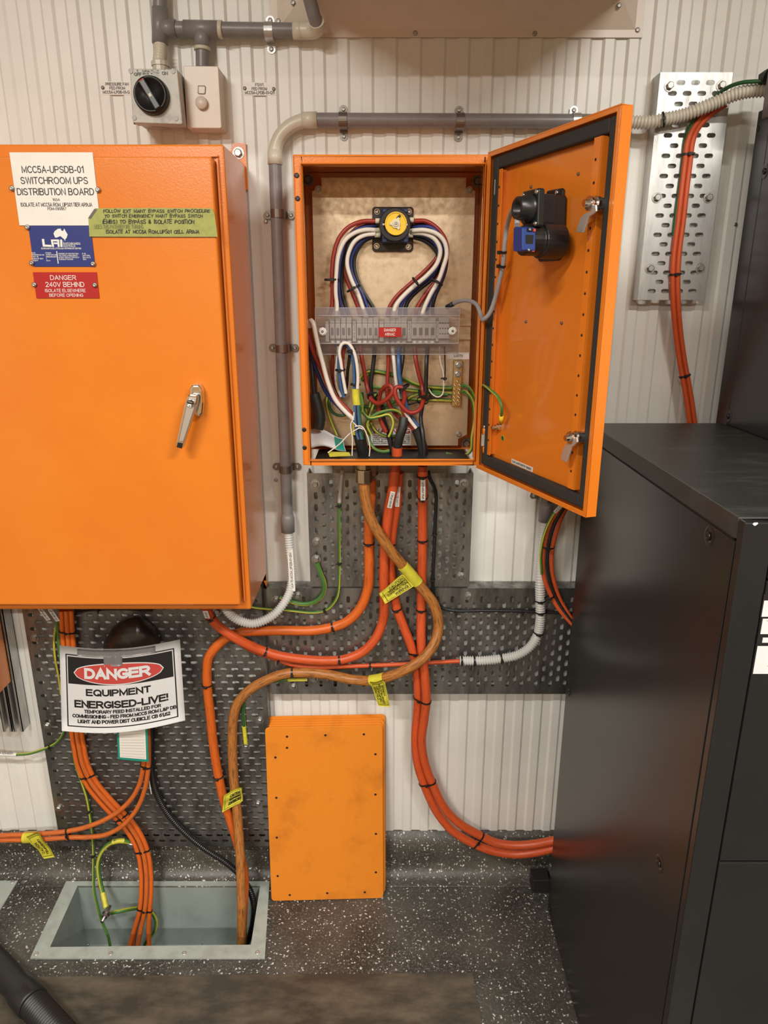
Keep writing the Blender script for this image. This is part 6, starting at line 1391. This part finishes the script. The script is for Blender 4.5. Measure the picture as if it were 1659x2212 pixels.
mb = MB(); mb.box((UX1 + .006, -.150, .01), (UX1 + .5, -.80, TZ - .003)); mb.build('carcass', M['ups'], tb)
mb = MB(); mb.box((UX1 + .003, -.158, .012), (UX1 + .006, -.80, TZ - .03)); mb.build('side_panel', M['ups'], tb, bevel=.0015)
for px, py in ((1652, 370), (1574, 899)):
    c = atx(px, py, UX1 + .003); mb = MB(); mb.lathe([(.0002, .0145), (.0014, .0105), (.0006, .008)], c, -RT, 18, 0, True, False, True); mb.screw(c, -RT, .006, .004, 1); mb.build('panel_screw', [M['ups'], M['black']], tb)
mb = MB(); c = atx(1637, 278, UX1 + .0035); mb.lathe([(0, .0055), (.0004, .0055)], c, -RT, 14); mb.build('hole', M['ink'], tb)
hb = thing('hose_bracket', 'dark grey pipe clamp holding the cream hose at the top right edge', 'pipe clamp', at(1650, 238, .16))
c = at(1690, 199, .150); mb = MB(); mb.lathe([(-.030, .043), (.03, .043), (.03, .040), (-.030, .040), (-.030, .043)], c, Vector((.9, -.43, 0)), 28, 0, True, False, False); mb.build('ring', M['pvc'], hb)
mb = MB(); mb.prism([at(*p, .15) for p in ((1650, 155), (1662, 146), (1730, 140), (1730, 176), (1648, 176))], Vector((0, .02, 0))); mb.build('strap', M['black_matt'], hb)

# ---------------------------------------------------------------- foreground hose and small debris
vh = thing('vacuum_hose', 'black vacuum hose with ribbed cuff lying at the lower left corner', 'hose', fl(40, 2160, 0))
def fz(px, py, z): return fl(px, py, z)
mb = MB(); mb.lathe([(0, .028), (.15, .032), (.22, .034)], fz(-70, 2010, .037), fz(60, 2155, .037) - fz(-70, 2010, .037), 28); a = fz(-70, 2010, .037); d = (fz(60, 2155, .037) - a).normalized()
mb = MB(); ll = (fz(45, 2138, .037) - a).length; mb.lathe([(-.1, .026), (0, .028), (ll * .55, .031), (ll, .033), (ll + .01, .0365), (ll + .055, .0365), (ll + .06, .034)], a, d, 28, 0, True, True, True); mb.build('nozzle', M['hose'], vh)
mb = MB(); s0 = a + d * (ll + .055); mb.tube([s0, s0 + d * .1, s0 + d * .3], .0335, 28, 0, rib=.0075); mb.build('ribbed_cuff', M['hose'], vh, recalc=False)
for lb, a, b in (('loose silver screw on the floor left of the pit, nearest the wall', (117, 1871), (124, 1877)), ('loose silver screw lying diagonally on the floor left of the pit', (93, 1884), (102, 1874)), ('loose silver screw on the floor left of the pit, farthest left', (74, 1893), (80, 1890))):
    p = fl(*a, .0045); q = fl(*b, .0045); d = (q - p).normalized(); mb = MB(); mb.cyl(p, q, .0022, 10); mb.lathe([(0, .0045), (.004, .0045)], q, d, 6, 0, False)
    tag(mb.build('screw', M['steel']), lb, 'screw', 'loose screws on the floor')
for lb, a in (('small steel washer on the floor, left one of three near the charcoal cabinet', (1013, 1966)), ('small steel washer on the floor, right one of three near the charcoal cabinet', (1028, 1968)), ('small steel washer on the floor, rear one of three near the charcoal cabinet', (1014, 1954))):
    mb = MB(); c = fl(*a, .0012); mb.lathe([(0, .008), (.0015, .008), (.0015, .003), (0, .003), (0, .008)], c, UP, 18, 0, False, False, False)
    tag(mb.build('washer', M['steel']), lb, 'washer', 'loose washers on the floor')
